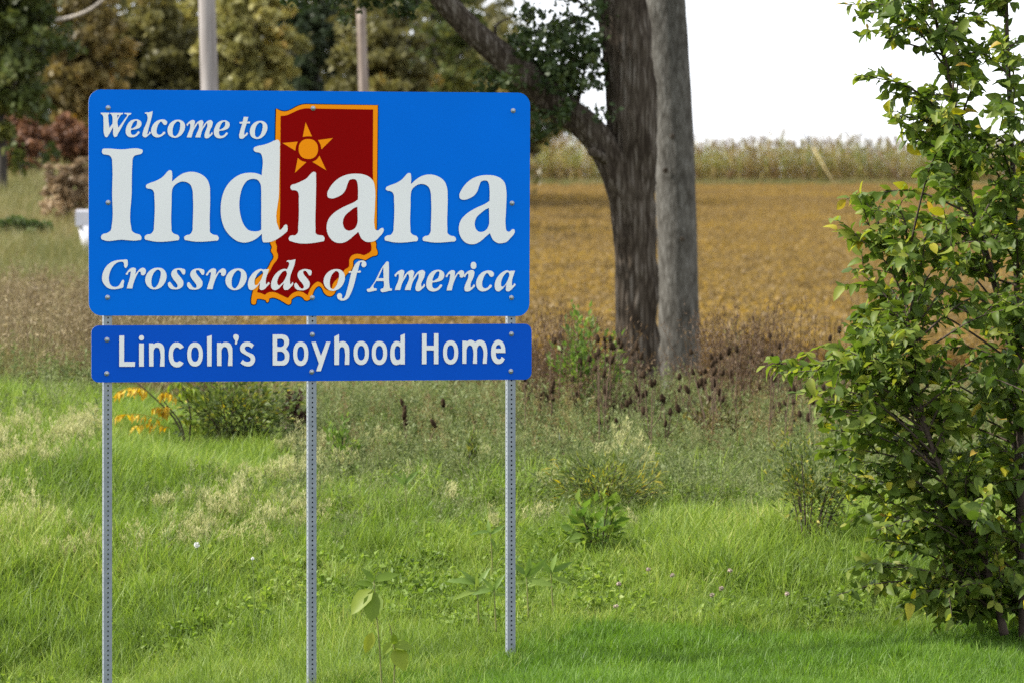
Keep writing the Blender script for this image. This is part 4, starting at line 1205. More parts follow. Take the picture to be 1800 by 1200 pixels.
# pale marker stake at the field edge and white box left of the sign
o = empty('marker_stake', P(948, 332, 250)); o.location.z = gnd(o.location.x, 250)
tag(o, 'thin pale marker stake at the edge of the corn right of the sign', 'stake')
mb = MB(); mb.tube([(0, 0, -0.2), (0.01, 0, 0.6), (0, 0, 1.25)], [0.05, 0.05, 0.048], 8); mb.tube([(0, 0, 1.25), (0, 0, 1.29)], [0.048, 0.02], 8)
link('shaft', mb.mesh('shaft'), o, solid_mat('pale_plastic', (0.5, 0.47, 0.36), rough=0.6, var=0.1))
WY = 76.0
w0 = P(158, 452, WY); w0.z = gnd(w0.x, WY)
o = empty('pedestal_box', w0); tag(o, 'white utility box on a leaning tapered post behind the left edge of the sign', 'utility box')
wt, wm = P(152, 369, WY) - w0, P(152, 398, WY) - w0
mb = MB()
hw_, hd = 0.165, 0.13
V = [(wm.x + sx2 * hw_, sy2 * hd, wm.z) for sx2, sy2 in ((-1, -1), (1, -1), (1, 1), (-1, 1))] + [(wt.x + sx2 * hw_, sy2 * hd, wt.z - .03) for sx2, sy2 in ((-1, -1), (1, -1), (1, 1), (-1, 1))] + [(wt.x + sx2 * hw_ * .86, sy2 * hd * .86, wt.z) for sx2, sy2 in ((-1, -1), (1, -1), (1, 1), (-1, 1))]
mb.add(V, [(0, 3, 2, 1), (0, 1, 5, 4), (1, 2, 6, 5), (2, 3, 7, 6), (3, 0, 4, 7), (4, 5, 9, 8), (5, 6, 10, 9), (6, 7, 11, 10), (7, 4, 8, 11), (8, 9, 10, 11)])
M_PED = solid_mat('white_enamel', (0.5, 0.5, 0.54), rough=0.55, var=0.08)
link('housing', mb.mesh('housing', False), o, M_PED)
mb = MB(); mb.tube([(0.04, 0, -0.2), tuple(wm * 0.5 + Vector((0.02, 0, 0))), tuple(wm + Vector((0.01, 0, 0)))], [0.085, 0.105, 0.14], 10); link('post', mb.mesh('post'), o, M_PED)
# ------------------------------------------------------------------ the leafy bush on the right
def leaf_unit(width, fold, droop, wavy=0.0):
    """leaf of length 1 along +Y, face up +Z; 14 vertices"""
    ts = (0.10, 0.30, 0.55, 0.80); ws = (0.48, 0.93, 0.95, 0.55)
    V = [(0, 0, 0)]
    for k, (t, w) in enumerate(zip(ts, ws)):
        z = -droop * t * t
        hw_ = w * width / 2
        V += [(-hw_, t, z + fold * hw_ + wavy * (-1) ** k), (0, t, z), (hw_, t, z + fold * hw_ - wavy * (-1) ** k)]
    V.append((0, 1, -droop))
    Q = [(1 + 3 * k + c, 2 + 3 * k + c, 5 + 3 * k + c, 4 + 3 * k + c) for k in range(3) for c in (0, 1)]
    T = [(0, 2, 1), (0, 3, 2), (10, 11, 13), (11, 12, 13)]
    return np.array(V), np.array(Q), np.array(T)


LEAFS = [leaf_unit(0.60, 0.3, 0.16, 0.015), leaf_unit(0.62, 0.45, 0.40, 0.02), leaf_unit(0.56, 0.15, 0.06, 0.025), leaf_unit(0.60, 0.6, 0.55, 0.015)]
M_BUSH = leaf_mat('bush_leaf', [(0.0, (0.045, 0.078, 0.013)), (0.35, (0.094, 0.147, 0.022)), (0.65, (0.158, 0.210, 0.033)), (0.86, (0.252, 0.278, 0.044)), (0.95, (0.415, 0.377, 0.040)), (1.0, (0.415, 0.261, 0.059))],
                  trans=0.45, rough=0.5, spec=0.22, patch=0.10, pscale=2.0, wt=0.92, wr=0.06)
rg = np.random.default_rng(51)
BY = 26.3
bb = Vector((X(1768, BY), BY, gnd(X(1768, BY), BY)))
bush = empty('leafy_bush', bb)
tag(bush, 'tall bush with broad green and yellowing leaves filling the right edge', 'bush')
BP = lambda px, py, dy=0.0: np.array(tuple(P(px, py, BY + dy) - bb))
stems = [
    [(1800, 1130, 0), (1798, 1040, 0), (1796, 900, .05), (1792, 700, .1), (1788, 520, .1), (1782, 330, .05), (1772, 120, 0), (1768, -120, -.05), (1775, -330, 0)],
    [(1766, 1115, -.15), (1752, 1060, -.15), (1735, 1000, -.18), (1700, 920, -.25), (1655, 830, -.3), (1620, 720, -.3), (1600, 600, -.25), (1590, 480, -.2)],
    [(1800, 1110, .1), (1790, 800, .2), (1775, 600, .25), (1740, 470, .2), (1705, 350, .15), (1680, 200, .1), (1650, 60, 0), (1620, -90, 0)],
    [(1830, 1110, .1), (1860, 850, .2), (1880, 550, .2), (1900, 250, .1), (1900, -60, .1), (1890, -250, .1)],
    [(1850, 1110, -.1), (1930, 900, -.2), (1990, 650, -.2), (2020, 420, -.1)]]
mb = MB()
SP = []
for s in stems:
    pts = spline([BP(*q) for q in s], 40)
    SP.append(pts)
    r0 = 0.030 if s is not stems[1] else 0.026
    mb.tube(pts, np.linspace(r0, 0.006, 40), 9)
link('stems', mb.mesh('stems'), bush, M_TWIG)
rowsb = [-300, 0, 40, 130, 200, 240, 300, 345, 365, 405, 480, 530, 585, 625, 640, 670, 700, 760, 850, 900, 960, 1010, 1040, 1060, 1085]
leftb = [1560, 1490, 1500, 1515, 1570, 1610, 1650, 1520, 1500, 1505, 1515, 1535, 1495, 1440, 1420, 1440, 1445, 1450, 1460, 1510, 1540, 1520, 1580, 1640, 1700]
tips = [(1485, 8), (1505, 132), (1560, 72), (1500, 30), (1555, 160), (1562, 208), (1600, 240), (1500, 350), (1512, 342), (1495, 408), (1512, 480), (1535, 520), (1490, 585), (1345, 642), (1370, 655), (1395, 690), (1410, 640), (1440, 700),
        (1435, 735), (1445, 790), (1470, 850), (1500, 905), (1535, 945), (1495, 1000), (1470, 1045), (1545, 1030), (1605, 1065), (1655, 1085), (1700, 1078), (1640, 1040), (1580, 990), (1555, 905), (1480, 640), (1520, 690), (1540, 610)]
tl = [(px, py, rg.normal() * 0.18) for px, py in tips]
while len(tl) < 350:
    py = rg.uniform(-260, 1085); lb = np.interp(py, rowsb, leftb)
    u = rg.random() ** 1.15
    px = lb + 6 + u * (1990 - lb)
    # an airy gap through which the field shows
    if 1630 < px < 1740 and 470 < py < 640 and rg.random() < 0.75: continue
    if px > 1830 and rg.random() < 0.45: continue
    if py > 960 and px > 1690 and rg.random() < 0.55: continue
    if py < 300 and rg.random() < 0.3: continue
    if vnoise(np.array([px / 75.0]), np.array([py / 60.0]), 91)[0] < (-0.32 if py < 540 else -0.62): continue
    if py > 1000 and px < 1600 and rg.random() < 0.5: continue
    tl.append((px, py, rg.normal() * 0.42))
mb = MB()
LP, LD = [], []
for (px, py, dy) in tl:
    tip = BP(px, py, dy)
    # where it leaves a stem: lower and nearer the middle
    best, bd = None, 1e9
    for pts in SP:
        want = tip[2] - rg.uniform(0.05, 0.45)
        want = max(want, 0.22)
        k = int(np.argmin(np.abs(pts[:, 2] - want)))
        d = np.linalg.norm(pts[k] - tip)
        if d < bd: best, bd = pts[k], d
    mid = (best + tip) / 2 + np.array([0, 0, 0.12 * bd]) + rg.normal(size=3) * 0.03
    path = spline([best, mid, tip], 14)
    mb.tube(path, np.linspace(0.0075, 0.0022, 14), 5, cap=False)
    seg = np.linalg.norm(np.diff(path, axis=0), axis=1); cum = np.concatenate([[0], np.cumsum(seg)])
    total = cum[-1]
    twigs = [(path, cum, max(0.0, total - 0.55), total)]
    for k in range(rg.integers(2, 5)):
        s0 = rg.uniform(0.35, 0.95) * total
        o_ = np.array([np.interp(s0, cum, path[:, j]) for j in range(3)])
        dr = unit(path[-1] - path[6] + rg.normal(size=3) * 0.12 * 2.2 * max(bd, 0.25))
        ln = rg.uniform(0.09, 0.24)
        tp_ = spline([o_, o_ + dr * ln * 0.5 + np.array([0, 0, 0.015]), o_ + dr * ln], 7)
        mb.tube(tp_, np.linspace(0.003, 0.0012, 7), 4, cap=False)
        c2_ = np.concatenate([[0], np.cumsum(np.linalg.norm(np.diff(tp_, axis=0), axis=1))])
        twigs.append((tp_, c2_, 0.02, c2_[-1]))
    for (pt, cu, a0_, a1_) in twigs:
        side = 1
        s0 = a0_ + rg.uniform(0, 0.02)
        while s0 <= a1_:
            q = np.array([np.interp(s0, cu, pt[:, j]) for j in range(3)])
            q2 = np.array([np.interp(min(s0 + .02, a1_), cu, pt[:, j]) for j in range(3)]) - np.array([np.interp(max(s0 - .02, 0), cu, pt[:, j]) for j in range(3)])
            td = unit(q2)
            sd_ = unit(np.cross(td, np.array([0, 0, 1.0])) + rg.normal(size=3) * 0.3)
            LP.append(q); LD.append(unit(td * 0.75 + sd_ * side * 0.8 + np.array([0, 0, -0.22]) + rg.normal(size=3) * 0.42))
            side = -side
            s0 += rg.uniform(0.013, 0.025)
link('branches', mb.mesh('branches'), bush, M_TWIG)
LP, LD = np.array(LP), np.array(LD)
n = len(LP); print('bush leaves', n)
LS = 0.077 * rg.uniform(0.4, 1.3, n)
upv = unit(rg.normal(size=(n, 3)) * 0.75 + np.array([-0.2, -0.25, 1.0]))
S_ = unit(np.cross(LD, upv)); N_ = unit(np.cross(S_, LD))
kind = rg.integers(0, 4, n)
tintl = np.clip(rg.beta(2.0, 2.5, n) + 0.12 * vnoise(LP[:, 0] * 3, LP[:, 2] * 3, 71), 0, 0.93)
yel = rg.random(n) < 0.03
tintl[yel] = rg.uniform(0.92, 1.05, yel.sum())
# the 300 that show largest: big leaves on the camera side, inside the frame
pxl = 900 + (LP[:, 0] + bb.x) / (LP[:, 1] + BY) * F
pyl = HZ - (LP[:, 2] + bb.z - ZC) / (LP[:, 1] + BY) * F
score = LS / (LP[:, 1] + BY) * (1 - 0.35 * np.abs(LD[:, 1])) * np.where((pxl < 1790) & (pyl > 0) & (pyl < 1100), 1, 0) * (1 + np.clip(-LP[:, 1], -0.4, 0.5))
top300 = np.argsort(-score)[:300]
is_top = np.zeros(n, bool); is_top[top300] = True
mbf = MB()
for k in range(4):
    LV, LQ, LT = LEAFS[k]
    idx = np.where((kind == k) & ~is_top)[0]
    V = LP[idx][:, None, :] + LS[idx][:, None, None] * (LV[None, :, 0:1] * S_[idx][:, None, :] + LV[None, :, 1:2] * LD[idx][:, None, :] + LV[None, :, 2:3] * N_[idx][:, None, :])
    off = (np.arange(len(idx)) * 14)[:, None, None]
    mbf.add(V.reshape(-1, 3), (LQ[None] + off).reshape(-1, 4), (LT[None] + off).reshape(-1, 3), np.repeat(tintl[idx], 14))
tag(link('foliage', mbf.mesh('foliage'), bush, M_BUSH), kind='stuff')
leaf_me = {}
for i in top300:
    tb = min(6, int(tintl[i] * 6.5))
    key = (kind[i], tb)
    if key not in leaf_me:
        LV, LQ, LT = LEAFS[kind[i]]
        me = npmesh('leaf', LV, [LQ, LT], np.full(14, (tb + 0.5) / 6.8))
        me.materials.append(M_BUSH); leaf_me[key] = me
    o = link('leaf', leaf_me[key], bush)
    s = LS[i]
    M4 = Matrix(((S_[i, 0] * s, LD[i, 0] * s, N_[i, 0] * s, LP[i, 0]), (S_[i, 1] * s, LD[i, 1] * s, N_[i, 1] * s, LP[i, 1]), (S_[i, 2] * s, LD[i, 2] * s, N_[i, 2] * s, LP[i, 2]), (0, 0, 0, 1)))
    o.matrix_local = M4


# ------------------------------------------------------------------ smaller shrubs
def shrub(name, label, px, brow, depth, wpx, trow, leaf, nleaf, mat, seed, cat='shrub', nst=9, stem_mat=None, group=None, aspect=0.45, lowleaf=0.1):
    rg = np.random.default_rng(seed)
    x0 = X(px, depth); z0 = gnd(x0, depth)
    t = empty(name, (x0, depth, z0)); tag(t, label, cat, group)
    h = ZC + (HZ - trow) / F * depth - z0
    w = wpx / F * depth / 2
    mbs, mbl = MB(), MB()
    per = nleaf // nst
    for s in range(nst):
        az = rg.uniform(0, 6.28); rr = w * rg.random() ** 0.6
        hh = h * rg.uniform(0.55, 1.05) * (1 - 0.25 * (rr / w) ** 2)
        ax, ay = math.cos(az) * rr, math.sin(az) * rr
        pts = spline([(ax * .15, ay * .15, -0.03), (ax * .5, ay * .5, hh * .55), (ax, ay, hh)], 10)
        mbs.tube(pts, np.linspace(0.007, 0.002, 10), 5, cap=False)
        t_ = rg.uniform(lowleaf, 1.0, per) ** 0.8
        cen = np.stack([np.interp(t_, np.linspace(0, 1, 10), pts[:, j]) for j in range(3)], -1) + rg.normal(size=(per, 3)) * w * 0.16
        cen[:, 2] = np.maximum(cen[:, 2], 0.03)
        dr = cen - np.array([0, 0, h * 0.4]); dr = unit(dr) * 0.8 + np.array([0, 0, 0.2])
        V, Q = leaf_quads(cen, leaf * rg.uniform(0.6, 1.3, per), rg, aspect, 0.5, dr, 0.1)
        mbl.add(V, Q, None, np.repeat(np.clip(rg.beta(2, 2, per) + rg.normal() * 0.15, 0, 1), 6))
    link('stems', mbs.mesh('stems'), t, stem_mat or M_TWIG)
    tag(link('foliage', mbl.mesh('foliage'), t, mat), kind='stuff')
    return t


M_SHRUB = leaf_mat('shrub_leaf', [(0.0, (0.029, 0.047, 0.016)), (0.4, (0.078, 0.111, 0.029)), (0.75, (0.156, 0.195, 0.039)), (0.93, (0.312, 0.299, 0.052)), (1.0, (0.546, 0.403, 0.039))], trans=0.35, wt=0.9, wr=0.05, patch=0.1)
M_LIGHT = leaf_mat('light_leaf', [(0.0, (0.07, 0.13, 0.025)), (0.5, (0.14, 0.22, 0.04)), (1.0, (0.24, 0.30, 0.06))], trans=0.4, wt=0.9, wr=0.05, patch=0.08)
M_YLEAF = leaf_mat('yellow_leaf', [(0.0, (0.40, 0.24, 0.02)), (0.5, (0.56, 0.37, 0.025)), (1.0, (0.60, 0.47, 0.06))], trans=0.4, wt=0.9, wr=0.05, patch=0.08)
M_YG = leaf_mat('yellow_green_leaf', [(0.0, (0.101, 0.170, 0.020)), (0.5, (0.180, 0.246, 0.028)), (1.0, (0.288, 0.306, 0.040))], trans=0.45, wt=0.9, wr=0.05, patch=0.08)
M_OLIVE = leaf_mat('olive_leaf', [(0.0, (0.05, 0.045, 0.015)), (0.5, (0.12, 0.11, 0.035)), (0.85, (0.22, 0.18, 0.05)), (1.0, (0.34, 0.24, 0.05))], trans=0.3, wt=0.9, wr=0.05, patch=0.1)
M_DOCK = leaf_mat('dock_seed', [(0.0, (0.020, 0.010, 0.008)), (0.5, (0.060, 0.030, 0.020)), (1.0, (0.13, 0.075, 0.05))], trans=0.1, wt=0.9, wr=0.05, patch=0.1)
shrub('green_shrub', 'dark green shrub below the lower panel between the left and middle posts', 408, 790, 35.0, 235, 655, 0.055, 2800, M_SHRUB, 201, nst=24)
shrub('green_shrub', 'pale green leafy weed bush just right of the lower panel', 1032, 690, 37.6, 125, 548, 0.062, 1300, M_LIGHT, 202, nst=12)
shrub('green_shrub', 'small bright yellow green shrub under the middle of the lower panel', 600, 800, 33.4, 80, 735, 0.045, 420, M_LIGHT, 203, nst=7)
shrub('green_shrub', 'feathery dark green clump in the grass right of the right post', 1060, 880, 31.2, 220, 800, 0.06, 3200, M_SHRUB, 204, nst=30, aspect=0.2)
shrub('green_shrub', 'small dark upright weed just left of the right post', 822, 830, 33.0, 46, 752, 0.05, 380, M_SHRUB, 205, nst=7, aspect=0.3)
shrub('green_shrub', 'bright broad leaved clump in the grass right of the right post', 1052, 965, 29.3, 100, 868, 0.075, 330, M_LIGHT, 206, nst=12, aspect=0.62)
shrub('olive_shrub', 'small leaved shrub with bare dark lower stems left of the leafy bush', 1420, 950, 29.4, 190, 750, 0.036, 2000, M_SHRUB, 207, nst=15, lowleaf=0.45)
shrub('olive_shrub', 'golden brown low shrub in the dry weeds under the grey trunk', 1255, 800, 35.5, 120, 705, 0.045, 700, M_OLIVE, 208, nst=12)
shrub('olive_shrub', 'rusty leaved weed standing right of the grey trunk base', 1300, 760, 40.0, 130, 560, 0.04, 420, M_OLIVE, 209, nst=10)
shrub('dock_plant', 'dead dark brown dock stalks just left of the middle post', 516, 790, 35.6, 60, 668, 0.022, 1500, M_DOCK, 211, 'dock', 9, aspect=0.8, lowleaf=0.25)
shrub('dock_plant', 'dark brown dead seed stalks at the foot of the forked trunk', 1110, 770, 40.5, 70, 690, 0.022, 700, M_DOCK, 212, 'dock', 8, aspect=0.8)
shrub('dock_plant', 'dark brown tangle of seed heads at the foot of the grey trunk', 1200, 760, 40.5, 80, 680, 0.022, 800, M_DOCK, 213, 'dock', 9, aspect=0.8)

# sumac with yellow compound leaves
SYD = 34.6
sb = Vector((X(330, SYD), SYD, gnd(X(330, SYD), SYD)))
su = empty('yellow_sumac', sb); tag(su, 'sapling with hanging yellow compound leaves beside the left post', 'sapling')
rg = np.random.default_rng(221)
mb = MB()
for q in ([(330, 800), (310, 740), (262, 690), (235, 668)], [(330, 800), (318, 745), (296, 715), (285, 700)], [(330, 800), (335, 730), (325, 690), (318, 672)]):
    mb.tube(spline([P(px, py, SYD) - sb for px, py in q], 12), np.linspace(0.008, 0.003, 12), 6)
link('stems', mb.mesh('stems'), su, M_TWIG)
for (ax, ay, bx, by) in ((285, 738, 206, 729), (300, 752, 238, 748), (296, 716, 288, 722), (255, 683, 204, 690), (262, 690, 230, 684), (310, 700, 283, 690), (312, 690, 345, 682), (325, 690, 352, 702), (318, 735, 345, 745), (300, 725, 270, 717), (322, 672, 300, 676)):
    a, b_ = np.array(tuple(P(ax, ay, SYD) - sb)), np.array(tuple(P(bx, by, SYD - 0.1 * rg.random()) - sb))
    pts = spline([a, (a + b_) / 2 + np.array([0, 0, 0.025]), b_], 9)
    ml = MB(); ml.tube(pts, 0.0018, 4, 0.1, cap=False)
    t_ = np.repeat(np.linspace(0.15, 1, 8), 2)
    cen = np.stack([np.interp(t_, np.linspace(0, 1, 9), pts[:, j]) for j in range(3)], -1)
    sgn = np.tile([1, -1], 8)[:, None]
    dr = np.array([0, -0.5, 0]) * sgn + np.array([0, 0, -0.9]) + unit(b_ - a) * 0.35
    V, Q = leaf_quads(cen, rg.uniform(0.06, 0.095, 16), rg, 0.36, 0.4, dr, 0.1)
    ml.add(V, Q, None, np.repeat(rg.random(16), 6))
    link('leaf', ml.mesh('leaf'), su, M_YLEAF if bx < 300 else M_YG)


# milkweed-like single plants, every leaf a part
def single_plant(name, label, px, brow, depth, stalks, leaves, mat, seed, cat='weed', group=None):
    """stalks: pixel paths; leaves: (px, py, dx, dy, length px, width ratio, tint)"""
    rg = np.random.default_rng(seed)
    b0 = Vector((X(px, depth), depth, gnd(X(px, depth), depth)))
    t = empty(name, b0); tag(t, label, cat, group)
    mbs = MB()
    for q in stalks:
        pts = [P(a, c, depth) - b0 for a, c in q]
        mbs.tube(spline(pts, 10), np.linspace(0.005, 0.0025, 10), 6)
    link('stem', mbs.mesh('stem'), t, solid_mat(name + '_stem_%d' % seed, (0.16, 0.17, 0.05), rough=0.7, var=0.2))
    for (lx, ly, dx, dy, ln, wr_, tn) in leaves:
        LV, LQ, LT = leaf_unit(wr_, rg.uniform(0.2, 0.5), rg.uniform(0.1, 0.35), 0.015)
        me = npmesh('leaf', LV, [LQ, LT], np.full(14, tn)); me.materials.append(mat)
        o = link('leaf', me, t)
        s = ln / F * depth
        d = unit(np.array([dx, rg.uniform(-0.5, 0.1), -dy]) * 1.0)
        nvec = unit(np.array([rg.normal() * 0.25, -0.75, 0.65 + rg.normal() * 0.2]))
        s_ = unit(np.cross(d, nvec)); nn = unit(np.cross(s_, d))
        p = P(lx, ly, depth) - b0
        o.matrix_local = Matrix(((s_[0] * s, d[0] * s, nn[0] * s, p.x), (s_[1] * s, d[1] * s, nn[1] * s, p.y), (s_[2] * s, d[2] * s, nn[2] * s, p.z), (0, 0, 0, 1)))
    return t


single_plant('yellow_milkweed', 'yellowing broad leaved weed in front between the middle and right posts', 672, 1190, 25.0,
             [[(672, 1240), (668, 1150), (662, 1080), (657, 1020)], [(690, 1240), (694, 1160), (690, 1120), (684, 1095)]],
             [(655, 1035, -0.75, 0.75, 58, 0.62, 0.55), (660, 1040, -0.15, 1.0, 56, 0.66, 0.25), (658, 1020, 0.9, -0.35, 46, 0.4, 0.05), (656, 1022, -0.45, -0.8, 30, 0.45, 0.0), (657, 1028, -0.9, -0.2, 34, 0.4, 0.0),
              (655, 1110, -0.35, 1.0, 40, 0.5, 0.8), (692, 1135, 0.85, -0.1, 34, 0.75, 0.45), (694, 1138, 0.45, 0.85, 44, 0.75, 0.65), (690, 1128, -0.5, 0.6, 30, 0.5, 0.5), (694, 1132, -0.1, -0.9, 22, 0.6, 0.35), (663, 1045, 0.5, 0.9, 26, 0.5, 0.6)], M_YG, 301)
for i, (px, py, dep, lab, lv) in enumerate((
        (838, 1025, 26.6, 'pale green milkweed with pointed leaves just left of the right post', [(-0.9, -0.25, 52), (-0.6, -0.7, 40), (0.5, -0.9, 42), (0.85, -0.2, 34), (-0.95, 0.2, 44), (0.1, -1, 34)]),
        (868, 1035, 26.3, 'small pale milkweed touching the right post on its left side', [(-0.9, 0.1, 40), (0.4, -0.9, 36), (-0.4, -0.8, 34), (0.9, 0.0, 26)]),
        (925, 1010, 27.0, 'bright green milkweed just right of the right post', [(-0.7, -0.6, 44), (0.7, -0.6, 50), (0.2, -0.95, 40), (0.9, 0.1, 52), (-0.9, 0.0, 34)]),
        (968, 1005, 27.2, 'bright green milkweed second to the right of the right post', [(0.8, -0.4, 44), (-0.5, -0.8, 38), (0.2, -1.0, 44), (0.9, 0.2, 40), (-0.9, 0.1, 42)]),
        (712, 850, 31.0, 'pale leaved weed poking from the grass left of the right post', [(0.6, -0.7, 34), (-0.6, -0.7, 32), (0, -1, 30)]),
        (862, 935, 29.0, 'grey green broad leaf weed left of the right post in mid slope', [(-0.8, -0.1, 36), (0.6, -0.4, 32), (-0.2, -0.8, 30), (0.4, 0.7, 26)]))):
    single_plant('milkweed', lab, px, py, dep, [[(px + 4, py + 75), (px + 2, py + 30), (px, py)]],
                 [(px, py + 3 * k, dx, dy, ln, 0.26, 0.35 + 0.1 * k) for k, (dx, dy, ln) in enumerate(lv)], M_LIGHT, 310 + i, 'milkweed', 'milkweeds in the long grass')

# ------------------------------------------------------------------ teasels
M_TEASEL = solid_mat('teasel_head', (0.018, 0.011, 0.006), rough=0.9, spec=0.1, c2=(0.052, 0.033, 0.018), scale=90)
M_TSTEM = solid_mat('teasel_stem', (0.10, 0.065, 0.042), rough=0.9, var=0.3, scale=30)
rg = np.random.default_rng(401)
mh = MB()
prof = [(0.002, -0.002), (0.008, 0.004), (0.0115, 0.016), (0.0125, 0.030), (0.0115, 0.046), (0.008, 0.060), (0.0035, 0.068), (0.0005, 0.070)]
ang = np.linspace(0, 2 * math.pi, 12, endpoint=False)
V = np.concatenate([np.stack([r * (1 + 0.22 * (-1) ** (np.arange(12) + i)) * np.cos(ang + 0.26 * (i % 2)), r * (1 + 0.22 * (-1) ** (np.arange(12) + i)) * np.sin(ang + 0.26 * (i % 2)), np.full(12, z)], -1) for i, (r, z) in enumerate(prof)])
i_, j_ = np.meshgrid(np.arange(7), np.arange(12), indexing='ij'); j2_ = (j_ + 1) % 12
mh.add(V, np.stack([i_ * 12 + j_, i_ * 12 + j2_, (i_ + 1) * 12 + j2_, (i_ + 1) * 12 + j_], -1).reshape(-1, 4))
for k in range(7):
    a = 6.283 * k / 7; s = rg.uniform(0.03, 0.05)
    mh.tube([(0, 0, 0.0), (math.cos(a) * 0.02, math.sin(a) * 0.02, 0.004), (math.cos(a) * 0.03, math.sin(a) * 0.03, s)], [0.0012, 0.0011, 0.0004], 3, cap=False)
head_me = mh.mesh('seed_head'); head_me.materials.append(M_TEASEL)


def teasel(label, px, depth, heads, seed, group='dead teasels under the trees'):
    rg = np.random.default_rng(seed)
    b0 = Vector((X(px, depth), depth, gnd(X(px, depth), depth)))
    t = empty('teasel', b0); tag(t, label, 'teasel', group)
    mbs = MB()
    hp = [P(hx, hy, depth + rg.normal() * 0.08) - b0 for hx, hy in heads]
    main_ = max(hp, key=lambda p: p.z)
    mbs.tube(spline([(0, 0, -0.03), (main_.x * 0.35 + rg.normal() * .01, main_.y * .4, main_.z * 0.5), tuple(main_)], 9), np.linspace(0.0055, 0.0028, 9), 5, cap=False)
    for p in hp:
        if p is not main_:
            f = rg.uniform(0.35, 0.6) * p.z / max(main_.z, 0.05)
            q = Vector((main_.x * f * 0.8, main_.y * f, main_.z * f))
            mbs.tube(spline([tuple(q), tuple((q + p) / 2 + Vector(((p.x - q.x) * 0.25, 0, -0.02))), tuple(p)], 7), np.linspace(0.0035, 0.0022, 7), 4, cap=False)
    link('stem', mbs.mesh('stem'), t, M_TSTEM)
    for p in hp:
        o = link('seed_head', head_me, t)
        o.location = p; s = rg.uniform(0.95, 1.35)
        o.scale = (s, s, s * rg.uniform(0.62, 0.88)); o.rotation_euler = (rg.normal() * 0.25, rg.normal() * 0.3, rg.uniform(0, 6.28))
    return t


teasel('dead teasel with three dark heads against the orange field left of the bush', 1490, 38.0, [(1476, 586), (1458, 600), (1475, 612), (1477, 638)], 411)
teasel('tall dead teasel with dark heads in front of the forked trunk', 1128, 37.0, [(1119, 615), (1110, 624), (1124, 648), (1143, 652), (1126, 632)], 412)
teasel('tallest dead teasel of the patch just right of the lower panel', 988, 38.5, [(985, 600), (975, 604), (989, 608), (988, 620), (1005, 606)], 413)
teasel('pair of tall dark teasels right of the grey trunk', 1345, 38.0, [(1341, 598), (1354, 594), (1370, 614), (1340, 626), (1356, 632)], 414)
teasel('dead teasel standing nearest on the bank below the forked trunk', 1058, 35.5, [(1055, 752), (1064, 748), (1068, 742), (1102, 756)], 415)
heads = []
for (x0_, x1_, y0_, y1_, n_) in ((950, 1078, 595, 715, 52), (1085, 1200, 650, 740, 26), (1215, 1330, 610, 740, 44), (1330, 1440, 625, 760, 42), (900, 960, 650, 740, 9), (1050, 1160, 735, 790, 12), (700, 880, 690, 760, 10), (1440, 1520, 660, 790, 10)):
    k = 0
    while k < n_:
        m_h = rg.integers(2, 6)
        hx, hy = rg.uniform(x0_, x1_), rg.uniform(y0_, y1_)
        dep = rg.uniform(34.3, 38.0)
        hs_ = [(hx, hy)] + [(hx + rg.normal() * 14, hy + abs(rg.normal()) * 22 + 4) for _ in range(m_h - 1)]
        heads.append((hx, dep, hs_)); k += m_h
heads.sort(key=lambda h: h[0])
ORD = ['first', 'second', 'third', 'fourth', 'fifth', 'sixth', 'seventh', 'eighth', 'ninth', 'tenth', 'eleventh', 'twelfth', 'thirteenth', 'fourteenth', 'fifteenth', 'sixteenth', 'seventeenth', 'eighteenth', 'nineteenth', 'twentieth', 'twenty-first', 'twenty-second']
seen = {}
for i, (hx, dep, hs_) in enumerate(heads):
    brow_ = HZ - (gnd(X(hx, dep), dep) - ZC) / dep * F
    hs_ = [(a, min(b_, brow_ - 22)) for a, b_ in hs_]
    if hx < 900: lab = 'dead brown teasel in weeds below the right half of the lower panel'
    elif hx < 1085: lab = 'dead brown teasel in the patch between the sign and the forked trunk'
    elif hx < 1210: lab = 'dead brown teasel in front of the two trunk bases'
    elif hx < 1330: lab = 'dead brown teasel in the patch just right of the grey trunk'
    elif hx < 1440: lab = 'dead brown teasel in the patch midway between grey trunk and bush'
    else: lab = 'dead brown teasel partly behind the leafy bush'
    k = seen.get(lab, 0); seen[lab] = k + 1
    lab = lab.replace('dead brown teasel', '%s teasel from left' % ORD[min(k, 21)])
    teasel(lab, hx + rg.normal() * 10, dep, hs_, 500 + i)

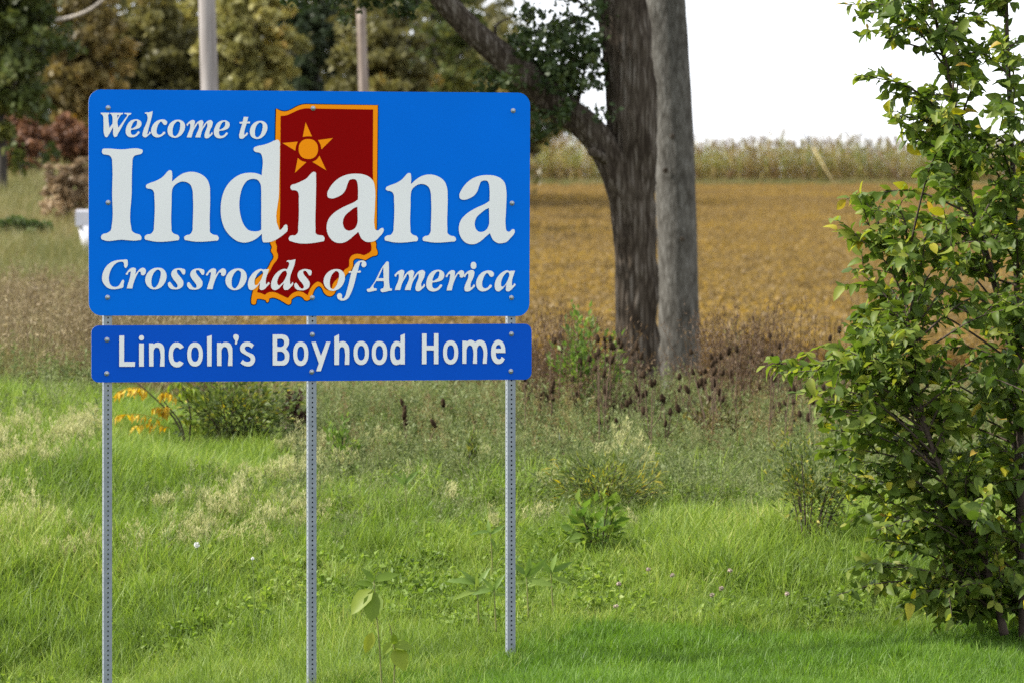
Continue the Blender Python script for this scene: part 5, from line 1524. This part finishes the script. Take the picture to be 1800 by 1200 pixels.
# ------------------------------------------------------------------ small flowers
M_CLOVER = solid_mat('clover_bloom', (0.36, 0.26, 0.22), rough=0.9, c2=(0.46, 0.40, 0.33), scale=120)
M_FSTEM = solid_mat('flower_stem', (0.13, 0.18, 0.05), rough=0.8, var=0.2)
M_DAND = solid_mat('dandelion_down', (0.75, 0.75, 0.74), rough=1.0, var=0.05)
for i, (px, py, dep, lab) in enumerate(((1235, 962, 29.0, 'pinkish clover bloom highest up the slope right of the right post'), (1283, 1002, 28.2, 'pink clover bloom rightmost but one in the grass'), (1252, 1045, 27.4, 'pale clover bloom in the grass below two others'),
                                        (1268, 1033, 27.5, 'cream clover bloom next to a slightly lower pale one'), (1383, 1043, 27.3, 'brownish clover bloom nearest the leafy bush'), (1088, 1025, 27.6, 'large faded clover bloom right of the right post'),
                                        (1083, 1065, 27.0, 'small faded clover bloom lowest beside the right post'), (1140, 1000, 28.1, 'rosy clover bloom in the middle of the slope'), (1182, 1010, 28.0, 'dull clover bloom in the middle of the slope'))):
    b0 = Vector((X(px, dep), dep, gnd(X(px, dep), dep)))
    t = empty('clover_flower', b0); tag(t, lab, 'flower', 'clover blooms in the long grass')
    hp = P(px, py, dep) - b0
    hp.z = max(hp.z, 0.12)
    mb = MB(); mb.tube(spline([(0, 0, 0), (0.01, 0, hp.z * .5), tuple(hp)], 6), 0.002, 5, cap=False); link('stem', mb.mesh('stem'), t, M_FSTEM)
    mb = MB()
    V, Q = rhomb(np.array(tuple(hp)) + unit(np.random.default_rng(i).normal(size=(60, 3))) * np.array([0.013, 0.013, 0.011]), 0.011, np.random.default_rng(i + 50), 0.5, 0.0)
    mb.add(V, Q); mb.lathe([(0.001, -0.009), (0.009, -0.006), (0.011, 0.0), (0.008, 0.007), (0.001, 0.010)], 9, Matrix.Translation(hp))
    link('bloom', mb.mesh('bloom'), t, M_CLOVER)
for i, (px, py, dep, r, lab) in enumerate(((346, 957, 28.6, 0.016, 'white dandelion seed ball in the grass between left and middle posts'), (444, 981, 27.8, 0.009, 'tiny pale dandelion seed head in the grass nearer the middle post'))):
    b0 = Vector((X(px, dep), dep, gnd(X(px, dep), dep)))
    t = empty('dandelion', b0); tag(t, lab, 'flower', 'dandelion seed heads')
    hp = P(px, py, dep) - b0
    hp.z = max(hp.z, 0.2)
    mb = MB(); mb.tube(spline([(0, 0, 0), (0.01, 0, hp.z * .5), tuple(hp)], 6), 0.002, 5, cap=False); link('stem', mb.mesh('stem'), t, M_FSTEM)
    mb = MB(); rgd = np.random.default_rng(i)
    for v in unit(rgd.normal(size=(90, 3))):
        p1 = Vector(v * r) + hp
        mb.tube([tuple(hp), tuple(p1)], 0.0004, 3, cap=False)
    V, Q = rhomb(np.array(tuple(hp)) + unit(rgd.normal(size=(130, 3))) * r, r * 0.45, rgd, 0.8, 0.0); mb.add(V, Q)
    link('seed_ball', mb.mesh('seed_ball'), t, M_DAND)
